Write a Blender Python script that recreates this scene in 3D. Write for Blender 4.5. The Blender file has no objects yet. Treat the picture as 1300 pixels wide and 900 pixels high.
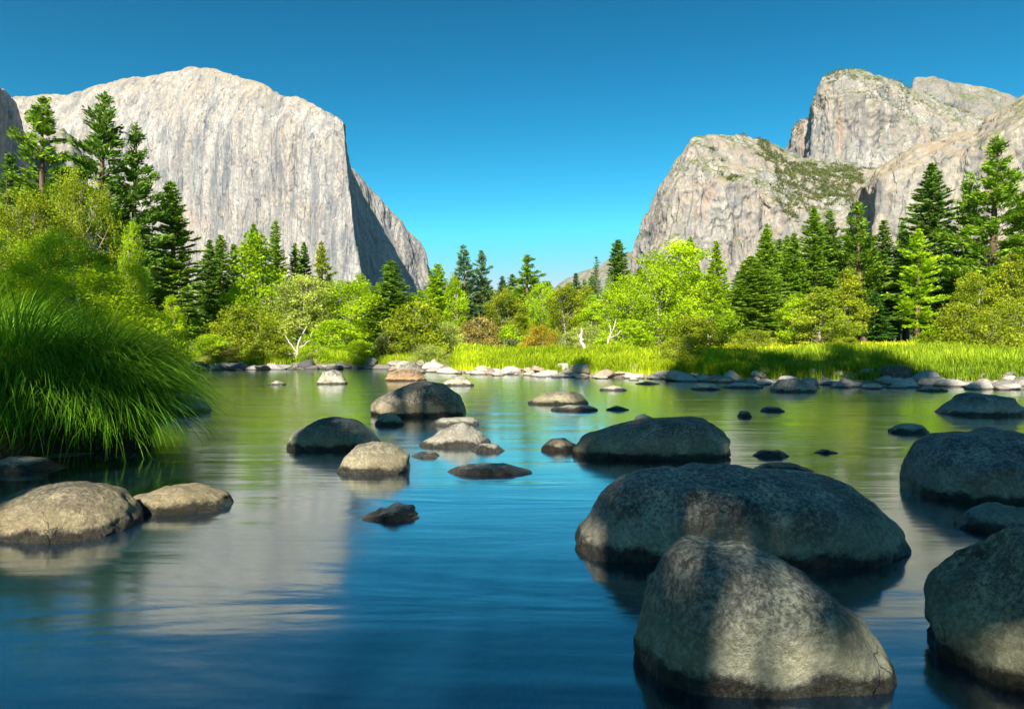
import bpy, bmesh, math, random
import numpy as np
from mathutils import Vector

# ------------------------------------------------------------------ camera, world, sun, exposure
SC = bpy.context.scene
COL = SC.collection
F, CX, HY, CH = 866.7, 650.0, 442.0, 1.2      # focal length in photo pixels, centre column, horizon row, camera height
SUN_AZ, SUN_EL = math.radians(14), math.radians(36)   # light travels towards +Y, turned 14 degrees to the right

cam = bpy.data.cameras.new("camera")
cam.lens, cam.sensor_width = 24.0, 36.0
cam.shift_y = -8.0 / 1300.0
cam.clip_start, cam.clip_end = 0.05, 30000
camo = bpy.data.objects.new("camera", cam)
camo.location = (0, 0, CH)
camo.rotation_euler = (math.pi / 2, 0, 0)
COL.objects.link(camo)
SC.camera = camo

W = bpy.data.worlds.new("World")
SC.world = W
W.use_nodes = True
nt = W.node_tree
nt.nodes.clear()
wo = nt.nodes.new("ShaderNodeOutputWorld")
bg = nt.nodes.new("ShaderNodeBackground")
sky = nt.nodes.new("ShaderNodeTexSky")
sky.sky_type = 'NISHITA'
sky.sun_disc = False
sky.sun_elevation = SUN_EL
sky.sun_rotation = math.pi + SUN_AZ
sky.altitude = 1200
sky.air_density, sky.dust_density, sky.ozone_density = 1.0, 0.3, 2.0
EXPO = 1.28
# deepen the clear mountain sky: one power curve per channel (amount, power, ceiling)
sep = nt.nodes.new("ShaderNodeSeparateColor")
com = nt.nodes.new("ShaderNodeCombineColor")
nt.links.new(sky.outputs[0], sep.inputs[0])
def wmath(op, x, v):
    nd = nt.nodes.new("ShaderNodeMath")
    nd.operation = op
    nt.links.new(x, nd.inputs[0])
    nd.inputs[1].default_value = v
    return nd.outputs[0]
SKYC = [(0.0034, 3.2, 1.1), (0.054, 1.75, 0.95), (0.0489, 1.64, 1.1)]
for ch, (k, pw, top) in enumerate(SKYC):
    q = wmath('MINIMUM', wmath('MULTIPLY', wmath('POWER', sep.outputs[ch], pw), k), top)
    q = wmath('MULTIPLY', q, 1.0 / (0.1 * 2 ** EXPO))
    nt.links.new(q, com.inputs[ch])
nt.links.new(com.outputs[0], bg.inputs[0])
bg.inputs[1].default_value = 0.1
nt.links.new(bg.outputs[0], wo.inputs[0])

sl = bpy.data.lights.new("sun", 'SUN')
sl.energy = 5.0
sl.angle = math.radians(0.5)
sl.color = (1.0, 0.93, 0.80)
so = bpy.data.objects.new("sun", sl)
so.rotation_euler = Vector((math.sin(SUN_AZ) * math.cos(SUN_EL), math.cos(SUN_AZ) * math.cos(SUN_EL), -math.sin(SUN_EL))).to_track_quat('-Z', 'Y').to_euler()
so.location = (-20, -60, 50)
COL.objects.link(so)

SC.view_settings.view_transform = 'Standard'
SC.view_settings.look = 'None'
SC.view_settings.exposure = EXPO
SC.view_settings.gamma = 1.0
SC.render.engine = 'CYCLES'
SC.cycles.use_denoising = True
SC.cycles.max_bounces = 8
SC.cycles.diffuse_bounces = 3
SC.cycles.glossy_bounces = 3
SC.cycles.transmission_bounces = 4
SC.cycles.transparent_max_bounces = 8
SC.cycles.caustics_reflective = False
SC.cycles.caustics_refractive = False

rng = np.random.default_rng(7)
random.seed(7)

# ------------------------------------------------------------------ helpers
def hash3(ix, iy, iz, s):
    h = (ix.astype(np.uint32) * np.uint32(374761393) + iy.astype(np.uint32) * np.uint32(668265263)
         + iz.astype(np.uint32) * np.uint32(2147483647) + np.uint32(s * 144665 % 4294967295))
    h = (h ^ (h >> np.uint32(13))) * np.uint32(1274126177)
    h = (h ^ (h >> np.uint32(15))) * np.uint32(2246822519)
    return ((h ^ (h >> np.uint32(16))) & np.uint32(0xffff)).astype(np.float64) / 32767.5 - 1.0

def vnoise(p, s=0):
    p = np.asarray(p, float)
    i = np.floor(p).astype(np.int64)
    f = p - i
    f = f * f * f * (f * (f * 6 - 15) + 10)
    x, y, z = i[:, 0], i[:, 1], i[:, 2]
    fx, fy, fz = f[:, 0], f[:, 1], f[:, 2]
    def c(a, b, d): return hash3(x + a, y + b, z + d, s)
    x00 = c(0, 0, 0) * (1 - fx) + c(1, 0, 0) * fx
    x10 = c(0, 1, 0) * (1 - fx) + c(1, 1, 0) * fx
    x01 = c(0, 0, 1) * (1 - fx) + c(1, 0, 1) * fx
    x11 = c(0, 1, 1) * (1 - fx) + c(1, 1, 1) * fx
    return (x00 * (1 - fy) + x10 * fy) * (1 - fz) + (x01 * (1 - fy) + x11 * fy) * fz

def fbm(p, octv=4, s=0, gain=0.5):
    p = np.asarray(p, float)
    a, t, n = 1.0, 0.0, 0.0
    for k in range(octv):
        t = t + a * vnoise(p * 2.03 ** k + 17.3 * k, s + k)
        n += a
        a *= gain
    return t / n

def ridged(p, octv=3, s=0):
    a, t, n = 1.0, 0.0, 0.0
    for k in range(octv):
        t = t + a * (1 - np.abs(vnoise(p * 2.1 ** k + 9.1 * k, s + k)) * 2)
        n += a
        a *= 0.5
    return t / n

def sstep(a, b, x):
    t = np.clip((x - a) / (b - a), 0, 1)
    return t * t * (3 - 2 * t)

def mesh_np(name, v, f, smooth=False, mat=None, fattr=None):
    v = np.ascontiguousarray(v, np.float32)
    f = np.ascontiguousarray(f, np.int32)
    me = bpy.data.meshes.new(name)
    me.vertices.add(len(v))
    me.vertices.foreach_set("co", v.ravel())
    me.loops.add(f.size)
    me.loops.foreach_set("vertex_index", f.ravel())
    me.polygons.add(len(f))
    me.polygons.foreach_set("loop_start", np.arange(0, f.size, f.shape[1], dtype=np.int32))
    me.update(calc_edges=True)
    if smooth:
        me.polygons.foreach_set("use_smooth", np.ones(len(f), dtype=bool))
    if fattr is not None:
        a = me.attributes.new("tint", 'FLOAT', 'FACE')
        a.data.foreach_set("value", np.ascontiguousarray(fattr, np.float32))
    if mat:
        me.materials.append(mat)
    me.update()
    return me

def link(name, data, parent=None, loc=(0, 0, 0)):
    o = bpy.data.objects.new(name, data)
    COL.objects.link(o)
    o.location = loc
    if parent is not None:
        o.parent = parent
    return o

def tag(o, label=None, cat=None, group=None, kind=None):
    if label: o["label"] = label
    if cat: o["category"] = cat
    if group: o["group"] = group
    if kind: o["kind"] = kind
    return o

def PX(px, d): return (px - CX) / F * d
def PZ(py, d): return CH + (HY - py) / F * d

class G:
    """small node-graph helper"""
    def __init__(self, name):
        self.m = bpy.data.materials.new(name)
        self.m.use_nodes = True
        self.t = self.m.node_tree
        self.t.nodes.clear()
        self.out = self.t.nodes.new("ShaderNodeOutputMaterial")
    def n(self, typ, **kw):
        nd = self.t.nodes.new("ShaderNode" + typ)
        for k, val in kw.items():
            setattr(nd, k, val)
        return nd
    def l(self, a, b): self.t.links.new(a, b)
    def setin(self, nd, i, v):
        if isinstance(v, bpy.types.NodeSocket): self.l(v, nd.inputs[i])
        elif v is not None: nd.inputs[i].default_value = v
    def math(self, op, a, b=None, clamp=False):
        nd = self.n("Math", operation=op, use_clamp=clamp)
        self.setin(nd, 0, a); self.setin(nd, 1, b)
        return nd.outputs[0]
    def mix(self, f, a, b, mode='MIX'):
        nd = self.n("Mix", data_type='RGBA', blend_type=mode)
        self.setin(nd, 0, f); self.setin(nd, 6, a); self.setin(nd, 7, b)
        return nd.outputs[2]
    def mapr(self, v, a, b, c=0.0, d=1.0):
        nd = self.n("MapRange")
        self.setin(nd, 0, v)
        for i, x in enumerate((a, b, c, d)): self.setin(nd, i + 1, x)
        return nd.outputs[0]
    def pos(self, scale=(1, 1, 1), coord="Object"):
        tc = self.n("TexCoord")
        mp = self.n("Mapping")
        mp.inputs["Scale"].default_value = scale
        self.l(tc.outputs[coord], mp.inputs[0])
        return mp.outputs[0]
    def noise(self, vec, scale, detail=4, rough=0.55, dist=0.0):
        nd = self.n("TexNoise")
        self.l(vec, nd.inputs["Vector"])
        nd.inputs["Scale"].default_value = scale
        nd.inputs["Detail"].default_value = detail
        nd.inputs["Roughness"].default_value = rough
        nd.inputs["Distortion"].default_value = dist
        return nd.outputs["Fac"]
    def princ(self, col, rough=0.8, spec=0.3, normal=None):
        p = self.n("BsdfPrincipled")
        self.setin(p, "Base Color", col)
        self.setin(p, "Roughness", rough)
        self.setin(p, "Specular IOR Level", spec)
        if normal is not None: self.l(normal, p.inputs["Normal"])
        return p.outputs[0]
    def bump(self, h, strength=0.5, dist=1.0):
        b = self.n("Bump")
        b.inputs["Strength"].default_value = strength
        b.inputs["Distance"].default_value = dist
        self.l(h, b.inputs["Height"])
        return b.outputs[0]
    def done(self, s):
        self.l(s, self.out.inputs[0])
        return self.m

def C(r, g, b): return (r, g, b, 1.0)

# ------------------------------------------------------------------ materials
def mat_granite(name, light, dark, tan, veg=0.0, streak=0.7, warm=0.3):
    g = G(name)
    p = g.pos()
    ps = g.pos((1, 1, 0.10))
    big = g.noise(p, 0.005, 6, 0.65, 0.6)
    patch = g.noise(g.pos((1, 1, 0.4)), 0.009, 6, 0.7, 0.8)
    st1 = g.noise(ps, 0.028, 6, 0.65, 0.5)
    st2 = g.noise(ps, 0.10, 5, 0.65, 0.3)
    st3 = g.noise(g.pos((1, 1, 0.05)), 0.22, 4, 0.7, 0.2)
    fine = g.noise(p, 0.10, 6, 0.7)
    crack = g.n("TexVoronoi", feature='DISTANCE_TO_EDGE')
    warp = g.n("VectorMath", operation='ADD')
    wn = g.n("TexNoise"); g.l(g.pos((1, 1, 0.3)), wn.inputs["Vector"]); wn.inputs["Scale"].default_value = 0.02; wn.inputs["Detail"].default_value = 4
    sc = g.n("VectorMath", operation='SCALE'); g.l(wn.outputs["Color"], sc.inputs[0]); sc.inputs["Scale"].default_value = 70.0
    g.l(g.pos((1, 1, 0.28)), warp.inputs[0]); g.l(sc.outputs[0], warp.inputs[1])
    g.l(warp.outputs[0], crack.inputs["Vector"]); crack.inputs["Scale"].default_value = 0.016
    mask = g.mapr(patch, 0.40, 0.60)
    col = g.mix(g.mapr(big, 0.42, 0.60, 0, 0.9), light, tan)
    dk = g.math('MULTIPLY', g.mapr(st1, 0.43, 0.60, 0, streak), g.math('ADD', g.math('MULTIPLY', mask, 0.8), 0.2))
    col = g.mix(dk, col, dark)
    col = g.mix(g.math('MULTIPLY', g.mapr(st2, 0.50, 0.66, 0, streak * 0.8), g.math('SUBTRACT', 1.1, mask), True), col, dark)
    col = g.mix(g.math('MULTIPLY', g.mapr(st3, 0.54, 0.60, 0, streak * 0.6), g.mapr(patch, 0.40, 0.56)), col, g.mix(1.0, dark, C(0.6, 0.6, 0.62), 'MULTIPLY'))
    blot = g.noise(g.pos((1, 1, 0.55)), 0.016, 7, 0.75, 1.2)
    col = g.mix(g.mapr(blot, 0.52, 0.56, 0, 0.5), col, dark)
    col = g.mix(g.mapr(blot, 0.42, 0.36, 0, 0.5), col, C(0.50, 0.48, 0.45))
    rust = g.noise(ps, 0.02, 3, 0.5)
    col = g.mix(g.mapr(rust, 0.60, 0.72, 0, warm), col, C(0.36, 0.19, 0.10))
    col = g.mix(g.mapr(fine, 0.36, 0.62, 0.5, 0.0), col, C(0.10, 0.10, 0.105))
    cr = g.math('MULTIPLY', g.mapr(crack.outputs["Distance"], 0.026, 0.0, 0, 0.7), g.mapr(st2, 0.42, 0.55))
    col = g.mix(cr, col, C(0.05, 0.05, 0.055))
    if veg > 0:
        geo = g.n("NewGeometry")
        sx = g.n("SeparateXYZ")
        g.l(geo.outputs["True Normal"], sx.inputs[0])
        vn = g.noise(p, 0.012, 6, 0.65)
        slope = g.mapr(sx.outputs[2], 0.35, 0.75)
        f = g.math('MULTIPLY', slope, g.mapr(vn, 0.47, 0.56), True)
        soil = g.mix(g.mapr(fine, 0.3, 0.7), C(0.30, 0.235, 0.155), C(0.22, 0.18, 0.115))
        col = g.mix(g.math('MULTIPLY', slope, 0.8), col, soil)
        col = g.mix(g.math('MULTIPLY', f, veg, True), col, C(0.085, 0.11, 0.025))
    nrm = g.bump(g.math('SUBTRACT', g.math('ADD', fine, st2), cr), 0.7, 5.0)
    return g.done(g.princ(col, 0.9, 0.15, nrm))

def mat_leaf(name, trans=0.35, gain=1.8):
    g = G(name)
    oi = g.n("ObjectInfo")
    geo = g.n("NewGeometry")
    at = g.n("Attribute", attribute_name="tint")
    r = g.mapr(geo.outputs["Random Per Island"], 0, 1, 0.72 * gain, 1.28 * gain)
    v = g.math('MULTIPLY', r, at.outputs["Fac"])
    hsv = g.n("HueSaturation")
    g.l(oi.outputs["Color"], hsv.inputs["Color"])
    g.l(v, hsv.inputs["Value"])
    g.l(g.mapr(at.outputs["Fac"], 0.6, 1.4, 0.515, 0.485), hsv.inputs["Hue"])
    a = g.princ(hsv.outputs[0], 0.6, 0.06)
    t = g.n("BsdfTranslucent")
    g.l(g.mix(0.5, hsv.outputs[0], C(1.3, 1.2, 0.4), 'MULTIPLY'), t.inputs[0])
    mx = g.n("MixShader")
    mx.inputs[0].default_value = trans
    g.l(a, mx.inputs[1]); g.l(t.outputs[0], mx.inputs[2])
    return g.done(mx.outputs[0])

def mat_bark(name, c1, c2):
    g = G(name)
    n = g.noise(g.pos((1, 1, 0.15)), 3.0, 5, 0.65)
    return g.done(g.princ(g.mix(g.mapr(n, 0.35, 0.65), c1, c2), 0.9, 0.1, g.bump(n, 0.6, 0.05)))

def mat_boulder():
    g = G("river_boulder_stone")
    oi = g.n("ObjectInfo")
    p = g.pos()
    geo = g.n("NewGeometry")
    wp = g.n("SeparateXYZ"); g.l(geo.outputs["Position"], wp.inputs[0])
    off = g.n("VectorMath", operation='ADD')
    rn = g.n("CombineXYZ")
    g.l(g.math('MULTIPLY', oi.outputs["Random"], 37.0), rn.inputs[0])
    g.l(g.math('MULTIPLY', oi.outputs["Random"], 91.0), rn.inputs[1])
    g.l(p, off.inputs[0]); g.l(rn.outputs[0], off.inputs[1])
    p = off.outputs[0]
    big = g.noise(p, 1.9, 6, 0.65, 0.4)
    mid = g.noise(p, 8.0, 7, 0.75, 0.4)
    fine = g.noise(p, 42.0, 6, 0.8)
    spk = g.n("TexVoronoi"); g.l(p, spk.inputs["Vector"]); spk.inputs["Scale"].default_value = 75
    oc = oi.outputs["Color"]
    base = g.mix(g.mapr(big, 0.40, 0.58), oc, g.mix(1.0, oc, C(0.60, 0.63, 0.66), 'MULTIPLY'))
    base = g.mix(g.mapr(mid, 0.49, 0.60, 0, 0.85), base, g.mix(1.0, oc, C(0.28, 0.28, 0.28), 'MULTIPLY'))
    lich = g.noise(p, 4.5, 8, 0.8, 0.7)
    base = g.mix(g.mapr(lich, 0.52, 0.58, 0, 0.8), base, g.mix(1.0, oc, C(1.55, 1.6, 1.4), 'MULTIPLY'))
    moss = g.noise(p, 2.6, 7, 0.75, 0.5)
    base = g.mix(g.math('MULTIPLY', g.mapr(moss, 0.50, 0.60, 0, 0.8), g.mapr(wp.outputs[2], 0.5, 0.1)), base, C(0.075, 0.078, 0.016))
    base = g.mix(g.mapr(fine, 0.42, 0.54, 0.75, 0.0), base, C(0.030, 0.030, 0.032))
    base = g.mix(g.mapr(fine, 0.55, 0.62, 0, 0.55), base, g.mix(1.0, oc, C(1.6, 1.6, 1.4), 'MULTIPLY'))
    base = g.mix(g.math('MULTIPLY', g.mapr(spk.outputs["Distance"], 0.28, 0.10, 0, 0.6), g.mapr(fine, 0.5, 0.6)), base, C(0.40, 0.39, 0.34))
    cw = g.n("TexNoise"); g.l(p, cw.inputs["Vector"]); cw.inputs["Scale"].default_value = 3.0; cw.inputs["Detail"].default_value = 5
    cs = g.n("VectorMath", operation='SCALE'); g.l(cw.outputs["Color"], cs.inputs[0]); cs.inputs["Scale"].default_value = 0.55
    ca = g.n("VectorMath", operation='ADD'); g.l(p, ca.inputs[0]); g.l(cs.outputs[0], ca.inputs[1])
    cv = g.n("TexVoronoi", feature='DISTANCE_TO_EDGE'); g.l(ca.outputs[0], cv.inputs["Vector"]); cv.inputs["Scale"].default_value = 1.5
    crk = g.math('MULTIPLY', g.mapr(cv.outputs["Distance"], 0.009, 0.0), g.mapr(big, 0.48, 0.54))
    base = g.mix(g.math('MULTIPLY', crk, 0.45), base, C(0.02, 0.018, 0.015))
    stain = g.noise(g.pos((1, 1, 0.35)), 2.8, 6, 0.7, 0.5)
    base = g.mix(g.mapr(stain, 0.52, 0.64, 0, 0.45), base, g.mix(1.0, oc, C(0.22, 0.22, 0.23), 'MULTIPLY'))
    # dry mineral ring, then the dark waterline band: wet stone plus a small painted shadow ring
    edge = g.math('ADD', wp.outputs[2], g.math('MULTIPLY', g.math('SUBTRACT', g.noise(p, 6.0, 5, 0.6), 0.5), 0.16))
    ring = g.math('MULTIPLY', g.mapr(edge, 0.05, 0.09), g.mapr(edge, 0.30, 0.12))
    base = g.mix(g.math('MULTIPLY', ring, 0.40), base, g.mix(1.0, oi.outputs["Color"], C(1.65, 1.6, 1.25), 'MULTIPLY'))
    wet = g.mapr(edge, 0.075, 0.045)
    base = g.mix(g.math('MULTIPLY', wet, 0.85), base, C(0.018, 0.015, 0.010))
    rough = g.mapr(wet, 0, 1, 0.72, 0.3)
    h = g.math('ADD', g.math('MULTIPLY', mid, 1.3), g.math('MULTIPLY', fine, 0.6))
    h = g.math('SUBTRACT', h, g.math('MULTIPLY', crk, 0.5))
    return g.done(g.princ(base, rough, 0.3, g.bump(h, 1.0, 0.035)))

def mat_shore_stone():
    g = G("shore_stone")
    oi = g.n("ObjectInfo")
    n = g.noise(g.pos(), 5.0, 5, 0.65)
    c = g.mix(g.mapr(n, 0.4, 0.65, 0, 0.6), oi.outputs["Color"], g.mix(1.0, oi.outputs["Color"], C(0.45, 0.43, 0.42), 'MULTIPLY'))
    geo = g.n("NewGeometry")
    wp = g.n("SeparateXYZ"); g.l(geo.outputs["Position"], wp.inputs[0])
    c = g.mix(g.mapr(wp.outputs[2], 0.07, 0.03, 0, 0.8), c, C(0.03, 0.025, 0.018))
    return g.done(g.princ(c, 0.8, 0.3, g.bump(n, 0.6, 0.06)))

def mat_ground():
    g = G("river_valley_ground")
    p = g.pos()
    sx = g.n("SeparateXYZ"); g.l(p, sx.inputs[0])
    n1 = g.noise(p, 0.6, 6, 0.6)
    n2 = g.noise(p, 7.0, 5, 0.7)
    vor = g.n("TexVoronoi"); g.l(p, vor.inputs["Vector"]); vor.inputs["Scale"].default_value = 4.5
    vor2 = g.n("TexVoronoi"); g.l(p, vor2.inputs["Vector"]); vor2.inputs["Scale"].default_value = 1.6
    bed = g.mix(g.mapr(n1, 0.35, 0.65), C(0.17, 0.135, 0.035), C(0.42, 0.30, 0.07))
    bed = g.mix(0.45, bed, g.mix(1.0, vor.outputs["Color"], C(0.34, 0.28, 0.12), 'MULTIPLY'))
    bed = g.mix(g.mapr(vor.outputs["Distance"], 0.25, 0.55, 0, 0.7), bed, C(0.02, 0.016, 0.008))
    bed = g.mix(g.mapr(vor2.outputs["Distance"], 0.2, 0.5, 0, 0.5), bed, C(0.03, 0.028, 0.012))
    sand = g.mix(g.mapr(n2, 0.3, 0.7), C(0.30, 0.26, 0.20), C(0.16, 0.135, 0.10))
    grass = g.mix(g.mapr(n1, 0.35, 0.65), C(0.16, 0.19, 0.02), C(0.09, 0.13, 0.015))
    z = g.math('ADD', sx.outputs[2], g.math('MULTIPLY', g.math('SUBTRACT', n1, 0.5), 0.25))
    c = g.mix(g.mapr(z, -0.05, 0.05), bed, sand)
    c = g.mix(g.mapr(z, 0.22, 0.42), c, grass)
    far = g.mapr(sx.outputs[1], 150, 260)
    c = g.mix(far, c, C(0.03, 0.045, 0.015))
    h = g.math('ADD', n2, g.math('MULTIPLY', vor.outputs["Distance"], -1.0))
    return g.done(g.princ(c, 0.9, 0.2, g.bump(h, 0.6, 0.08)))

def mat_water():
    g = G("river_water")
    ps = g.pos((0.35, 1.6, 1))
    pf = g.pos((0.12, 1.0, 1))
    pw = g.pos((1.0, 2.6, 1))
    w1 = g.noise(ps, 0.75, 3, 0.5, 1.2)
    w2 = g.noise(pf, 1.6, 3, 0.5, 0.3)
    w3 = g.noise(pw, 5.0, 2, 0.5, 0.2)
    h = g.math('ADD', g.math('ADD', g.math('MULTIPLY', w1, 1.0), g.math('MULTIPLY', w2, 0.8)), g.math('MULTIPLY', w3, 0.07))
    nrm = g.bump(h, 0.11, 0.09)
    gl = g.n("BsdfAnisotropic")
    gl.distribution = 'GGX'
    gl.inputs["Color"].default_value = C(0.90, 1.0, 1.0)
    g.l(g.mapr(w2, 0.35, 0.65, 0.11, 0.16), gl.inputs["Roughness"])
    g.l(nrm, gl.inputs["Normal"])
    tr = g.n("BsdfTransparent")
    tr.inputs[0].default_value = C(0.92, 0.92, 0.66)
    body = g.n("BsdfDiffuse")
    body.inputs[0].default_value = C(0.008, 0.060, 0.125)
    mb = g.n("MixShader")
    mb.inputs[0].default_value = 0.20
    g.l(tr.outputs[0], mb.inputs[1]); g.l(body.outputs[0], mb.inputs[2])
    fr = g.n("Fresnel")
    fr.inputs[0].default_value = 1.45
    g.l(nrm, fr.inputs["Normal"])
    fac = g.mapr(fr.outputs[0], 0.03, 0.54, 0.15, 1.0)
    mx = g.n("MixShader")
    g.l(fac, mx.inputs[0]); g.l(mb.outputs[0], mx.inputs[1]); g.l(gl.outputs[0], mx.inputs[2])
    return g.done(mx.outputs[0])

M_LEAF = mat_leaf("foliage_leaves", 0.45, 2.1)
M_NEEDLE = mat_leaf("pine_needles", 0.30, 2.2)
M_GRASS = mat_leaf("grass_blades", 0.40, 1.45)
M_PINEBARK = mat_bark("pine_bark", C(0.20, 0.135, 0.085), C(0.07, 0.05, 0.032))
M_PALEBARK = mat_bark("pale_bark", C(0.40, 0.36, 0.28), C(0.18, 0.15, 0.10))
M_DEADWOOD = mat_bark("bleached_wood", C(0.62, 0.56, 0.46), C(0.38, 0.33, 0.26))
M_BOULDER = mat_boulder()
M_SHORE = mat_shore_stone()

# ------------------------------------------------------------------ terrain
_sx = np.array([-60, -30, -17.5, -8.2, -3.6, 1.7, 6.3, 9.1, 16.3, 40, 90.0])
_sy = np.array([41, 39, 37.5, 40.0, 34.5, 29.5, 26, 22.9, 21.5, 19, 14.0])
_lx = np.array([-6.3, -6.3, -6.4, -4.9, -5.0, -6.6, -11.0, -17.5, -19.0])
_ly = np.array([-4.0, 3.0, 6.6, 7.6, 8.8, 11.0, 20.0, 36.0, 60.0])
def shore_y(x): return np.interp(x, _sx, _sy)
def left_x(y): return np.interp(y, _ly, _lx)
def land_d(x, y):
    x = np.asarray(x, float); y = np.asarray(y, float)
    d = np.maximum(y - shore_y(x), (left_x(y) - x) * 0.9)
    d = np.maximum(d, -3.0 - y)
    return d
def ground_z(x, y):
    x = np.atleast_1d(np.asarray(x, float)); y = np.atleast_1d(np.asarray(y, float))
    d = land_d(x, y)
    wet = np.maximum(d * 0.22, -0.95 - 0.25 * vnoise(np.stack([x * .3, y * .3, x * 0], 1), 5))
    dry = 0.32 * sstep(0, 1.5, d) + 0.55 * sstep(0.5, 7, d) + 0.9 * sstep(8, 60, d) + 0.9 * sstep(60, 160, d)
    h = np.where(d < 0, wet, dry)
    for bx, by, br, bz in ((-2.9, 3.55, 1.15, 0.72), (1.95, 3.35, 0.6, 0.65), (0.45, 3.5, 0.5, 0.6), (0.1, 2.0, 0.5, 0.5)):   # shoals
        h = np.where(d < -0.6, np.minimum(h + bz * np.exp(-((x - bx) ** 2 + (y - by) ** 2) / br ** 2), -0.07), h)
    left = sstep(0, 3, (left_x(y) - x)) * sstep(2, 6, y) * sstep(40, 25, y)
    h = h + 0.45 * left
    h = h + np.where(d > 0, 0.18 * sstep(0, 4, d), 0.06) * fbm(np.stack([x * .35, y * .35, x * 0 + 3], 1), 3, 11)
    return h

xs = np.concatenate([-np.geomspace(60, 9000, 26)[::-1], np.linspace(-58, 58, 260), np.geomspace(60, 9000, 26)])
ys = np.concatenate([[-900, -300, -120, -60, -30, -15], np.linspace(-9, 60, 180), np.geomspace(61, 12000, 50)])
X, Y = np.meshgrid(xs, ys)
Z = ground_z(X.ravel(), Y.ravel())
nx_, ny_ = len(xs), len(ys)
idx = np.arange(nx_ * ny_).reshape(ny_, nx_)
quads = np.stack([idx[:-1, :-1], idx[:-1, 1:], idx[1:, 1:], idx[1:, :-1]], -1).reshape(-1, 4)
o = link("ground", mesh_np("ground", np.stack([X.ravel(), Y.ravel(), Z], 1), quads, True, mat_ground()))
tag(o, "river bed and grassy valley floor under the trees", "ground", kind="structure")

wxs = np.linspace(-45, 70, 60); wys = np.linspace(-6, 52, 40)
X, Y = np.meshgrid(wxs, wys)
idx = np.arange(2400).reshape(40, 60)
quads = np.stack([idx[:-1, :-1], idx[:-1, 1:], idx[1:, 1:], idx[1:, :-1]], -1).reshape(-1, 4)
o = link("river", mesh_np("river", np.stack([X.ravel(), Y.ravel(), X.ravel() * 0], 1), quads, True, mat_water()))
tag(o, "calm river with silky blue and green reflections", "river", kind="structure")

# ------------------------------------------------------------------ mountains
def resample(cols, n, closed_keys=None):
    c = np.array(cols, float)
    # parameter from the plan length of the base and rim together
    def xy(a, b): return np.stack([(c[:, a] - CX) / F * c[:, b], c[:, b]], 1)
    L = np.hypot(*np.diff(xy(0, 1), axis=0).T) + np.hypot(*np.diff(xy(5, 7), axis=0).T)
    # keep some columns for stretches seen edge-on
    s = np.concatenate([[0], np.cumsum(L)])
    t = np.linspace(0, s[-1], n)
    return np.stack([np.interp(t, s, c[:, k]) for k in range(c.shape[1])], 1)

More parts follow.
